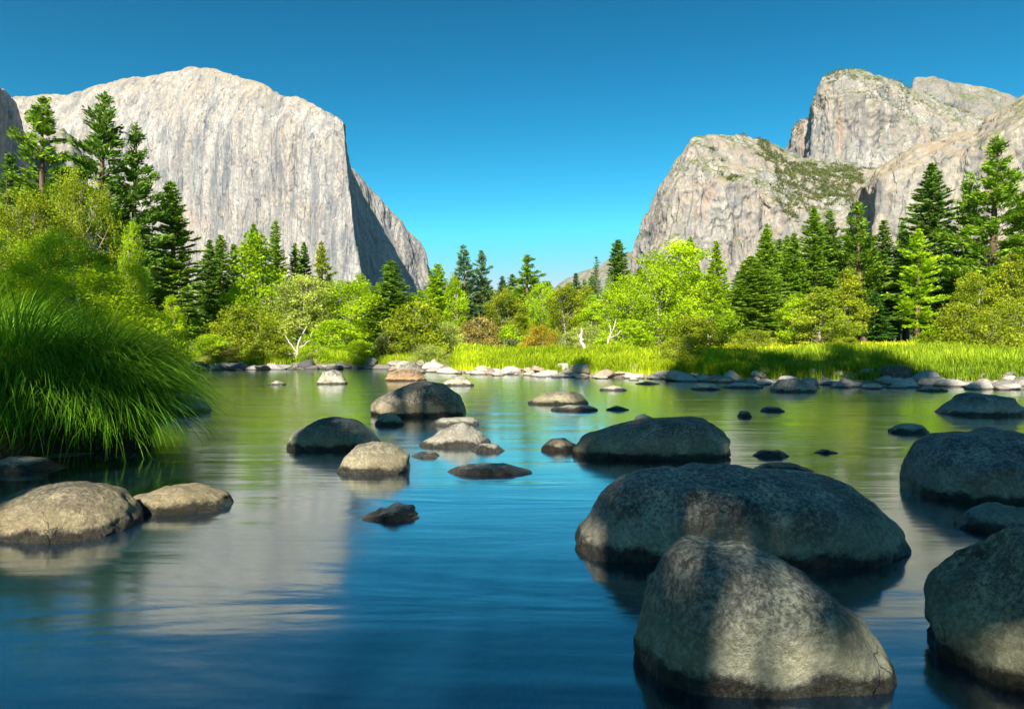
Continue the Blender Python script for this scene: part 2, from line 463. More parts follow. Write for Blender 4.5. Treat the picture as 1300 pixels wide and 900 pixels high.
def mountain(name, label, cols, mat, n=300, rows=(140, 80, 24), amp=(22, 9, 3.5), back=500, seed=1, vstretch=4.0, smooth=0, round_top=0.0, cat="mountain", ledge=3.5, vsm=9, corner=4.0):
    """cols: base px, base depth, mid px, mid row, mid depth, top px, top row, top depth; a solid mass: cliff face, upper slope and the back behind the skyline"""
    c = resample(cols, n)
    if smooth:
        k = np.hanning(smooth * 2 + 3); k /= k.sum()
        pad = smooth + 1
        c = np.stack([np.convolve(np.pad(c[:, i], pad, 'edge'), k, 'valid') for i in range(c.shape[1])], 1)
    def P(px, d, z): return np.stack([PX(px, d), d, z], -1)
    B = P(c[:, 0], c[:, 1], np.full(len(c), -8.0))
    Mi = P(c[:, 2], c[:, 4], PZ(c[:, 3], c[:, 4]))
    T = P(c[:, 5], c[:, 7], PZ(c[:, 6], c[:, 7]))
    out = T - np.array([0, 0, 0]); dirn = out[:, :2] / np.linalg.norm(out[:, :2], axis=1)[:, None]
    K = T.copy(); K[:, :2] += dirn * back; K[:, 2] *= 0.55
    R1, R2, R3 = rows
    grid = []
    for t in np.linspace(0, 1, R1, endpoint=False): grid.append(B + (Mi - B) * t)
    for t in np.linspace(0, 1, R2, endpoint=False):
        q = Mi + (T - Mi) * t
        if round_top:
            q[:, 2] += (T[:, 2] - Mi[:, 2]) * (math.sin(t * math.pi / 2) - t) * round_top
        grid.append(q)
    for t in np.linspace(0, 1, R3): grid.append(T + (K - T) * t)
    g = np.array(grid)
    kv = np.hanning(vsm + 2)[1:-1]; kv /= kv.sum()
    h_ = vsm // 2
    gp = np.pad(g, ((h_, h_), (0, 0), (0, 0)), 'edge')
    g = sum(kv[i] * gp[i:i + len(g)] for i in range(vsm))
    # normals
    du = np.gradient(g, axis=1); dv = np.gradient(g, axis=0)
    nn = np.cross(du, dv); nn /= np.maximum(np.linalg.norm(nn, axis=2), 1e-6)[..., None]
    p = g.reshape(-1, 3)
    pv = p * np.array([1, 1, 1 / vstretch])
    d = amp[0] * fbm(pv / 150, 3, seed) + amp[1] * (ridged(pv / 55, 3, seed + 5) - 0.4) + amp[2] * fbm(p / 14, 4, seed + 9)
    # stepped ledges and flakes
    st = fbm(np.stack([p[:, 0] / 70, p[:, 1] / 70, p[:, 2] / 110], 1), 3, seed + 20)
    st = st * 4 + 0.6 * vnoise(p / 200, seed + 31)
    fl = np.floor(st) + sstep(0.0, 0.22, st - np.floor(st))
    d += ledge * fl
    dv_ = fbm(np.stack([p[:, 0] / 85, p[:, 1] / 85, p[:, 2] / 650], 1), 4, seed + 40) * 4.5
    d += corner * (np.floor(dv_) + sstep(0.0, 0.10, dv_ - np.floor(dv_)))
    rowf = np.repeat(np.concatenate([np.ones(R1), np.linspace(1, 0.4, R2), np.full(R3, .4)]), g.shape[1])
    p = p + nn.reshape(-1, 3) * (d * rowf)[:, None]
    idx = np.arange(len(p)).reshape(g.shape[:2])
    quads = np.stack([idx[:-1, :-1], idx[:-1, 1:], idx[1:, 1:], idx[1:, :-1]], -1).reshape(-1, 4)
    o = link(name, mesh_np(name, p, quads, False, mat))
    tag(o, label, cat, kind="structure")
    return p.reshape(g.shape), nn

G_LIGHT = mat_granite("pale_granite", C(0.435, 0.41, 0.375), C(0.14, 0.148, 0.16), C(0.43, 0.36, 0.285), 0.25, 0.95, 0.18)
G_WARM = mat_granite("weathered_granite", C(0.365, 0.348, 0.315), C(0.14, 0.142, 0.142), C(0.36, 0.295, 0.23), 1.0, 0.7, 0.5)
G_FAR = mat_granite("wooded_granite", C(0.25, 0.235, 0.21), C(0.13, 0.135, 0.14), C(0.23, 0.20, 0.155), 1.0, 0.5, 0.2)

cap = [  # base px, base d, mid px, mid row, mid d, top px, top row, top d
 (-20, 2850, -20, 190, 2880, -20, 124, 3000), (20, 2780, 20, 180, 2820, 20, 119, 2960), (92, 2640, 92, 170, 2680, 90, 117, 2860),
 (145, 2530, 145, 165, 2570, 145, 98, 2760), (200, 2430, 200, 160, 2460, 200, 90, 2660), (238, 2350, 236, 155, 2390, 236, 82, 2600),
 (275, 2280, 272, 155, 2320, 270, 84, 2510), (320, 2200, 312, 155, 2240, 310, 96, 2390), (362, 2130, 352, 160, 2170, 350, 113, 2270),
 (420, 2030, 402, 165, 2110, 400, 133, 2160), (452, 1980, 430, 170, 2080, 428, 145, 2105),
 (466, 1960, 438, 175, 2070, 436, 152, 2092), (471, 2100, 440, 200, 2280, 437, 175, 2300), (480, 2280, 443, 228, 2580, 439, 208, 2600),
 (512, 2650, 452, 235, 2700, 447, 217, 2705), (530, 2700, 480, 262, 2760, 475, 244, 2790), (548, 2760, 514, 296, 2840, 510, 280, 2870),
 (565, 2820, 538, 322, 2910, 535, 310, 2935), (580, 2900, 550, 356, 2990, 546, 348, 3000)]
CAPG, CAPN = mountain("granite_monolith", "huge pale granite monolith with a sheer face and sharp right prow", cap, G_LIGHT, 700, (280, 90, 20), (9, 5, 0.9), 700, 3, 11.0, 2, 0.6, ledge=1.6, vsm=41, corner=5.5)

mountain("cliff", "dark shaded cliff at the far left edge behind the pines", [
 (-160, 1350, -160, 140, 1380, -160, 80, 1420), (-60, 1450, -55, 140, 1480, -50, 95, 1500), (0, 1700, -5, 140, 1730, -8, 104, 1750),
 (20, 1950, 14, 150, 1980, 12, 118, 1990), (38, 2150, 26, 170, 2180, 24, 138, 2190), (50, 2250, 36, 200, 2280, 33, 178, 2290), (60, 2350, 44, 250, 2370, 42, 235, 2380)],
 G_LIGHT, 200, (120, 40, 12), (18, 14, 4), 300, 12, 4.0, 0, 0, "cliff")
mountain("rock_spur", "grey rock spur rising between the two left pines", [
 (30, 2050, 45, 215, 2070, 50, 185, 2090), (62, 1980, 66, 180, 2000, 68, 163, 2030), (80, 1960, 80, 175, 1980, 80, 160, 2020),
 (95, 1980, 92, 192, 1990, 91, 178, 2020), (108, 2040, 102, 216, 2050, 100, 204, 2070), (120, 2200, 110, 250, 2210, 108, 240, 2220)],
 G_WARM, 120, (80, 30, 10), (10, 8, 3), 200, 14, 4.0, 0, 0, "rock spur")

R1G, R1N = mountain("granite_buttress", "lower granite buttress on the right with brushy slopes above its cliff", [
 (795, 1950, 804, 335, 1950, 807, 328, 1960), (800, 1680, 814, 303, 1700, 820, 274, 1740), (815, 1520, 833, 265, 1580, 838, 236, 1660),
 (848, 1430, 860, 238, 1500, 866, 198, 1620), (880, 1400, 884, 218, 1480, 886, 172, 1640), (920, 1390, 920, 226, 1470, 918, 169, 1700),
 (960, 1390, 960, 240, 1470, 975, 176, 1780), (1000, 1390, 1000, 268, 1460, 1003, 190, 1830), (1040, 1390, 1040, 284, 1450, 1045, 206, 1850),
 (1090, 1380, 1090, 282, 1440, 1100, 214, 1870), (1140, 1380, 1140, 280, 1440, 1160, 214, 1900)],
 G_WARM, 380, (170, 110, 16), (22, 14, 4.5), 350, 21, 2.5, 3, ledge=5.5)
R2G, R2N = mountain("granite_peak", "tall rounded granite peak standing behind the lower right buttress", [
 (992, 2600, 996, 215, 2600, 998, 190, 2620), (1000, 2500, 1003, 190, 2520, 1006, 163, 2560), (1016, 2450, 1018, 175, 2480, 1017, 152, 2520),
 (1026, 2430, 1028, 170, 2460, 1027, 150, 2500), (1024, 2200, 1030, 150, 2240, 1033, 125, 2290), (1040, 2120, 1046, 125, 2200, 1046, 98, 2270),
 (1065, 2080, 1066, 120, 2180, 1064, 90, 2280), (1090, 2060, 1090, 125, 2170, 1086, 87, 2290), (1120, 2040, 1120, 140, 2160, 1110, 95, 2310),
 (1150, 2030, 1150, 160, 2150, 1138, 104, 2330), (1190, 2020, 1190, 185, 2140, 1168, 119, 2350), (1230, 2000, 1230, 195, 2130, 1205, 136, 2370),
 (1280, 2000, 1280, 200, 2130, 1250, 154, 2390), (1330, 2000, 1330, 205, 2130, 1310, 165, 2390)],
 G_WARM, 380, (190, 80, 16), (18, 13, 4.5), 400, 33, 3.0, 2, 0.5, ledge=5.5)
mountain("summit_ridge", "wooded summit ridge at the upper right behind the peak", [
 (1140, 2900, 1150, 150, 2900, 1155, 118, 2920), (1152, 2800, 1156, 130, 2850, 1163, 98, 2880), (1185, 2760, 1185, 125, 2820, 1187, 97, 2900),
 (1215, 2740, 1215, 130, 2800, 1215, 103, 2920), (1245, 2740, 1245, 140, 2800, 1247, 109, 2930), (1285, 2740, 1285, 150, 2800, 1287, 121, 2950),
 (1340, 2740, 1340, 170, 2800, 1340, 145, 2960)], G_FAR, 200, (120, 60, 12), (20, 12, 4), 300, 41, 2.5)
mountain("granite_wall", "nearer granite wall at the right edge behind the tall pines", [
 (1094, 1500, 1090, 262, 1500, 1089, 247, 1510), (1092, 1150, 1094, 250, 1180, 1096, 235, 1200), (1112, 1100, 1112, 235, 1140, 1112, 213, 1180),
 (1140, 1080, 1140, 222, 1120, 1136, 200, 1170), (1165, 1060, 1165, 212, 1110, 1160, 188, 1160), (1215, 1030, 1215, 200, 1080, 1215, 172, 1140),
 (1240, 1020, 1240, 195, 1060, 1241, 164, 1130), (1258, 1010, 1258, 180, 1050, 1257, 145, 1120), (1300, 990, 1300, 165, 1020, 1300, 121, 1100),
 (1360, 960, 1360, 150, 1000, 1360, 100, 1080), (1440, 940, 1440, 140, 980, 1440, 95, 1050)],
 mat_granite("ochre_granite", C(0.37, 0.34, 0.295), C(0.17, 0.17, 0.165), C(0.40, 0.305, 0.19), 0.8, 0.8, 0.6),
 300, (170, 50, 12), (14, 8, 3), 300, 52, 4.0, 2, 0, "cliff")
mountain("distant_hill", "distant blue wooded hill in the gap at the valley head", [
 (600, 5200, 610, 420, 5600, 620, 405, 6000), (660, 5200, 670, 400, 5600, 680, 378, 6000), (700, 5200, 705, 385, 5600, 712, 358, 6000),
 (730, 5000, 735, 375, 5500, 740, 343, 6000), (780, 4800, 785, 365, 5300, 790, 322, 6000), (860, 4600, 860, 350, 5100, 860, 290, 6000), (960, 4600, 960, 330, 5100, 960, 270, 6000)],
 mat_granite("haze_tinted_wooded_rock", C(0.16, 0.20, 0.22), C(0.09, 0.13, 0.14), C(0.14, 0.17, 0.15), 0.6, 0.5, 0.0), 160, (50, 50, 10), (40, 20, 8), 900, 61, 1.5, 0, 0, "hill")  # the haze of distance is mixed into these blue-grey rock colours

# brush and tiny trees on the slopes of the mountains
def clump_mesh(name, pts, sizes, mat, per=9, tall=1.0, seed=0, leaf=0.55):
    r = np.random.default_rng(seed)
    n = len(pts) * per
    c = np.repeat(pts, per, 0); s = np.repeat(sizes, per)
    off = r.normal(0, 0.42, (n, 3)) * s[:, None]
    off = np.clip(off, -0.8 * s[:, None], 0.8 * s[:, None])
    off[:, 2] = np.abs(off[:, 2]) * tall + 0.15 * s
    if tall > 1.5:
        off[:, :2] *= np.clip(1 - off[:, 2] / (s * 2.2), 0.1, 1)[:, None]
    return quad_cloud(name, c + off, s * leaf, r, mat, np.repeat(r.uniform(0.7, 1.3, len(pts)), per))

def quad_cloud(name, c, s, r, mat, tint, aspect=0.7, axis=None, flat=0.0):
    n = len(c)
    a = r.normal(0, 1, (n, 3)) if axis is None else axis
    a = a / np.maximum(np.linalg.norm(a, axis=1), 1e-6)[:, None]
    b = r.normal(0, 1, (n, 3))
    if flat: b[:, 2] *= (1 - flat)
    b = np.cross(a, b) if flat == 0 else b - a * (a * b).sum(1)[:, None]
    b = b / np.maximum(np.linalg.norm(b, axis=1), 1e-6)[:, None]
    s = np.broadcast_to(s, (n,))[:, None]
    u = a * s * 0.5; w = b * s * 0.5 * aspect
    v = np.stack([c - u, c - 0.1 * u + w, c + u, c - 0.1 * u - w], 1).reshape(-1, 3)
    f = np.arange(n * 4).reshape(-1, 4)
    return mesh_np(name, v, f, False, mat, tint)

def brush(g, nn, rows, count, dens_scale, thr, size, label, seed, minup=0.25, dense=None):
    r = np.random.default_rng(seed)
    i = r.integers(rows[0], rows[1], count * 12); j = r.integers(0, g.shape[1], count * 12)
    p = g[i, j]; up = nn[i, j][:, 2]
    k = (fbm(p / dens_scale, 4, seed) > thr) & (up > minup)
    if dense is not None:
        sx, sz = CX + F * p[:, 0] / p[:, 1], HY - F * (p[:, 2] - CH) / p[:, 1]
        k |= (sx > dense[0]) & (sx < dense[2]) & (sz > dense[1]) & (sz < dense[3]) & (fbm(p / 50, 3, 5) > -0.12) & (up > 0.2)
    p = p[k][:count]
    o = link("mountain_brush", clump_mesh("mountain_brush", p, r.uniform(*size, len(p)), M_LEAF, 8, 1.0, seed))
    o.color = C(0.070, 0.080, 0.018)
    tag(o, label, "brush", kind="stuff")
brush(R1G, R1N, (150, 285), 4200, 60, 0.38, (3.0, 8.0), "dark green brush dotting the lower right buttress", 71, 0.25, (985, 208, 1095, 262))
brush(R2G, R2N, (170, 275), 1500, 60, 0.0, (2.5, 8), "scattered brush on the tall right peak", 72)
r_ = np.random.default_rng(73)
j_ = np.concatenate([r_.integers(30, 360, 300), r_.integers(0, 130, 320)])
rim = CAPG[371, j_] + np.stack([r_.normal(0, 6, 620), r_.uniform(0, 60, 620), np.full(620, -3.0)], 1)
o = link("rim_trees", clump_mesh("rim_trees", rim, r_.uniform(3, 7.5, 620), M_NEEDLE, 14, 2.0, 74, 0.4))
o.color = C(0.05, 0.065, 0.025)
tag(o, "thin fringe of tiny trees along the monolith rim", "trees", kind="stuff")

# ------------------------------------------------------------------ trees
def tube(pts, rad, sides=7):
    pts = np.asarray(pts, float); n = len(pts)
    t = np.gradient(pts, axis=0); t /= np.maximum(np.linalg.norm(t, axis=1), 1e-6)[:, None]
    ref = np.where(np.abs(t[:, 2:3]) > 0.9, np.array([[1.0, 0, 0]]), np.array([[0, 0, 1.0]]))
    a = np.cross(t, ref); a /= np.linalg.norm(a, axis=1)[:, None]
    b = np.cross(t, a)
    an = np.linspace(0, 2 * math.pi, sides, endpoint=False)
    v = pts[:, None, :] + np.asarray(rad)[:, None, None] * (a[:, None, :] * np.cos(an)[None, :, None] + b[:, None, :] * np.sin(an)[None, :, None])
    i = np.arange(n * sides).reshape(n, sides)
    j = np.roll(i, -1, axis=1)
    f = np.stack([i[:-1], j[:-1], j[1:], i[1:]], -1).reshape(-1, 4)
    return v.reshape(-1, 3), f

def join(parts):
    vs, fs, o = [], [], 0
    for v, f in parts:
        vs.append(v); fs.append(f + o); o += len(v)
    return np.concatenate(vs), np.concatenate(fs)

def make_pine(seed, H=30.0, R=4.2, base=0.12, style="fir", dens=1.0):
    """returns trunk mesh, crown mesh; whorls of drooping branches carrying needle sprays"""
    r = np.random.default_rng(seed)
    lean = r.normal(0, 0.012, 2)
    zz = np.linspace(0, H, 14)
    wob = np.stack([np.cumsum(r.normal(0, 0.035, 14)), np.cumsum(r.normal(0, 0.035, 14))], 1)
    cx = lambda z: np.interp(z, zz, wob[:, 0]) + lean[0] * z
    cy = lambda z: np.interp(z, zz, wob[:, 1]) + lean[1] * z
    tr = [tube(np.stack([cx(zz), cy(zz), zz], 1), 0.44 * (1 - zz / H) ** 0.85 + 0.02, 8)]
    C_, A_, S_, T_ = [], [], [], []
    z = base * H
    while z < H * 0.985:
        t = (z - base * H) / (H * (1 - base))
        if style == "fir":
            prof = (1 - t) ** 0.78 * min(1, 0.50 + t * 3.5)
            nb = 8; droop = -0.30 + 0.65 * t; step = (0.50 + 0.3 * (1 - t)) 
        elif style == "pine":
            prof = (1 - t ** 1.6) ** 0.9 * min(1, 0.45 + t * 2.2)
            nb = 5; droop = -0.15 + 0.65 * t; step = (0.60 + 0.55 * (1 - t)) * r.uniform(0.7, 1.3)
        else:  # sparse
            prof = 0.55 * (1 - t) ** 0.5; nb = 4; droop = -0.3 + 0.5 * t; step = 0.9
        ph = r.uniform(0, 6.28)
        for k in range(nb):
            if style == "pine" and r.random() < 0.22: continue
            L = R * prof * (r.uniform(0.55, 1.12) if style != "pine" else r.uniform(0.40, 1.22)) + 0.18
            az = ph + k * 6.283 / nb + r.normal(0, 0.35)
            L *= 0.92 + 0.38 * float(vnoise(np.array([[math.cos(az) * 1.2, math.sin(az) * 1.2, z * 0.22]]), seed)[0])
            if r.random() < 0.07: continue
            el = droop + r.normal(0, 0.12)
            d = np.array([math.cos(az) * math.cos(el), math.sin(az) * math.cos(el), math.sin(el)])
            side = np.array([-math.sin(az), math.cos(az), 0])
            o0 = np.array([cx(z), cy(z), z])
            curl = 0.22 if style != "pine" else 0.30
            q = np.linspace(0, 1, 4)
            bp = o0 + d * (q * L)[:, None] + np.array([0, 0, 1.0]) * (curl * L * q ** 2)[:, None]
            if L > 0.7: tr.append(tube(bp, 0.05 * (1 - q * 0.8) * (0.4 + L / R), 3))
            m = max(6, int(dens * L * (34 if style == "fir" else 34)))
            s = r.uniform(0.12, 1.05, m) ** 0.75
            if style == "pine":
                s = np.clip(0.55 + 0.62 * (r.beta(1.3, 1.0, m) - 0.5), 0.12, 1.05)
            lat = r.normal(0, 1, m) * 0.19 * L * (1.15 - s)
            cpos = o0 + d * (s * L)[:, None] + np.array([0, 0, 1.0]) * (curl * L * s ** 2)[:, None] + side * lat[:, None]
            cpos = cpos + r.normal(0, 0.07 if style == "fir" else 0.16, (m, 3))
            cpos[:, 2] += (0 if style == "fir" else 1) * r.uniform(-0.1, 0.3, m)
            ax = d * 0.9 + side * np.sign(lat)[:, None] * 0.7 + r.normal(0, 0.42, (m, 3)) + np.array([0, 0, 0.18 if style == "fir" else 0.55])
            C_.append(cpos); A_.append(ax)
            S_.append(r.uniform(0.42, 0.85, m) * (0.75 + 0.25 * (1 - t)))
            T_.append(np.full(m, r.uniform(0.72, 1.22)) * r.uniform(0.85, 1.15, m))
        z += step
    # leader
    m = 30
    zt = H - r.uniform(0, 1.2, m)
    C_.append(np.stack([cx(zt) + r.normal(0, .06, m), cy(zt) + r.normal(0, .06, m), zt], 1)); A_.append(r.normal(0, .5, (m, 3)) + np.array([0, 0, 1.0]))
    S_.append(np.full(m, 0.42)); T_.append(np.ones(m))
    tv, tf = join(tr)
    trunk = mesh_np("pine_trunk", tv, tf, True, M_PINEBARK)
    crown = quad_cloud("pine_crown", np.concatenate(C_), np.concatenate(S_), r, M_NEEDLE, np.concatenate(T_), 0.34, np.concatenate(A_))
    return trunk, crown, H, R

def make_broad(seed, H=12.0, R=4.0, lobes=26, leaves=15000, leaf=0.26, base=0.18, shape="round", stems=1):
    r = np.random.default_rng(seed)
    tr = []
    cent = []
    for k in range(lobes):
        t = (k + r.uniform(0, 1)) / lobes
        zc = base + (1 - base) * t * 0.93
        if shape == "round": rad = math.sqrt(max(0.03, 1 - (2 * t - 0.86) ** 2 / 1.3))
        elif shape == "cone": rad = (1 - t) ** 0.7 * min(1, 0.6 + 2 * t)
        else: rad = math.sqrt(max(0.02, 1 - t ** 1.8))   # dome
        az = k * 2.4 + r.normal(0, 0.4)
        rr = R * rad * math.sqrt(r.uniform(0.12, 1.0)) * 0.86
        cent.append((rr * math.cos(az), rr * math.sin(az), zc * H, R * r.uniform(0.20, 0.36) * (0.75 + 0.35 * rad)))
    cent = np.array(cent)
    st = []
    for s in range(stems):
        a = r.uniform(0, 6.28); off = (0 if stems == 1 else R * 0.12)
        tip = np.array([math.cos(a) * off * 3, math.sin(a) * off * 3, H * 0.86])
        b0 = np.array([math.cos(a) * off, math.sin(a) * off, -0.2])
        q = np.linspace(0, 1, 8)
        pts = b0 + (tip - b0) * q[:, None] + np.concatenate([[[0, 0, 0]], np.cumsum(r.normal(0, 0.012 * H, (7, 3)), 0) * np.array([1, 1, 0.2])])
        r0 = H * (0.017 if stems == 1 else 0.008)
        tr.append(tube(pts, r0 * (1 - q * 0.85), 7)); st.append(pts)
    for c in cent:
        pts = st[r.integers(0, stems)]
        zt = max(0.05 * H, c[2] - 0.35 * H * r.uniform(0.4, 1))
        s0 = np.array([np.interp(zt, pts[:, 2], pts[:, 0]), np.interp(zt, pts[:, 2], pts[:, 1]), zt])
        q = np.linspace(0, 1, 5)[:, None]
        mid = s0 + (c[:3] - s0) * q + np.array([0, 0, -0.06 * H]) * np.sin(q * math.pi)
        tr.append(tube(mid, H * 0.006 * (1 - q[:, 0] * 0.8), 4))
        for _ in range(2):   # twigs
            e = c[:3] + r.normal(0, 0.7, 3) * c[3]
            tr.append(tube(np.array([mid[3], (mid[3] + e) / 2 + r.normal(0, .06, 3), e]), np.array([1, .7, .3]) * H * 0.0022, 3))
    w = cent[:, 3] ** 2
    k = r.choice(lobes, leaves, p=w / w.sum())
    d = r.normal(0, 1, (leaves, 3)); d /= np.linalg.norm(d, axis=1)[:, None]
    rad = r.uniform(0.05, 1.0, leaves) ** 0.42 * (1 + 0.35 * r.normal(0, 0.5, leaves))
    # sub-clumping inside the lobe gives holes
    pos = cent[k, :3] + d * (rad * cent[k, 3])[:, None] * np.array([1.1, 1.1, 0.72])
    keep = fbm(pos / (R * 0.16), 2, seed) > -0.16
    pos, kk = pos[keep], k[keep]
    lt = r.uniform(0.72, 1.28, lobes)[kk] * r.uniform(0.85, 1.15, len(kk))
    ax = r.normal(0, 1, (len(pos), 3)); ax[:, 2] = ax[:, 2] * 0.6 - 0.25
    tv, tf = join(tr)
    trunk = mesh_np("tree_trunk", tv, tf, True, M_PALEBARK)
    crown = quad_cloud("tree_crown", pos, r.uniform(0.7, 1.35, len(pos)) * leaf, r, M_LEAF, lt, 0.62, ax, 0.0)
    return trunk, crown, H, R

FIR = [make_pine(101, 30, 4.2, 0.10, "fir"), make_pine(102, 30, 4.6, 0.16, "fir", 0.9), make_pine(103, 30, 3.8, 0.06, "fir", 1.0)]
PON = [make_pine(111, 30, 4.6, 0.14, "pine", 1.25), make_pine(112, 30, 4.2, 0.20, "pine", 1.2), make_pine(113, 30, 5.0, 0.12, "pine", 1.3)]
SPA = [make_pine(121, 30, 4.0, 0.25, "sparse", 0.8)]
BRD = [make_broad(131, 12, 4.2, 30, 17000, 0.26, 0.20), make_broad(132, 12, 3.8, 26, 15000, 0.26, 0.16, "cone"), make_broad(133, 12, 4.6, 34, 19000, 0.25, 0.12)]
BUS = [make_broad(141, 4, 2.6, 26, 12000, 0.16, 0.06, "dome", 6), make_broad(142, 4, 3.0, 30, 13000, 0.15, 0.05, "dome", 7), make_broad(143, 4, 2.3, 22, 9000, 0.17, 0.08, "dome", 5)]
BARE = [make_pine(115, 30, 4.4, 0.45, "pine", 1.2), make_pine(116, 30, 4.4, 0.60, "pine", 1.2)]
CANOPY = [make_broad(117, 30, 4.2, 40, 17500, 0.40, 0.36)]
FINE = [make_broad(134, 12, 4.4, 46, 46000, 0.15, 0.10), make_broad(135, 12, 4.0, 40, 42000, 0.15, 0.08, "cone")]
LIB = {"canopy": CANOPY, "brf": FINE, "bare": BARE, "fir": FIR, "pon": PON, "spa": SPA, "brd": BRD, "bus": BUS}
NAMES = {"canopy": ("leafy_tree", "tree"), "brf": ("leafy_tree", "tree"), "bare": ("pine_tree", "pine"), "fir": ("fir_tree", "fir"), "pon": ("pine_tree", "pine"), "spa": ("bare_pine", "pine"), "brd": ("leafy_tree", "tree"), "bus": ("willow_bush", "bush")}

tree_count = 0
def tree(kind, var, px, ytop, d, hw, colr, label, group=None, x=None, h=None, name=None, zb=None):
    """one tree or bush: an Empty at its foot with a trunk and a crown"""
    global tree_count
    tree_count += 1
    tm, cm, H, R = LIB[kind][var % len(LIB[kind])]
    xx = PX(px, d) if x is None else x
    gz = float(ground_z(xx, d)[0]) - 0.05 if zb is None else zb
    hh = (PZ(ytop, d) - gz) if h is None else h
    nm, cat = NAMES[kind]
    e = link(name or nm, None, None, (xx, d, gz))
    e.empty_display_size = 0.3
    rz = random.uniform(0, 6.28)
    sw = (hw / F * d) / R * {"fir": 1.85, "pon": 1.7, "bare": 1, "canopy": 1, "brf": 1.2, "spa": 1.3, "brd": 1.2, "bus": 1.15}[kind] if hw else hh / H
    t = link("trunk", tm, e); c = link("crown", cm, e)
    for q in (t, c):
        q.scale = (sw, sw, hh / H)
        q.rotation_euler[2] = rz
    v = random.uniform(0.92, 1.08)
    c.color = (colr[0] * v, colr[1] * v, colr[2] * v, 1)
    tag(e, label, cat, group)
    return e

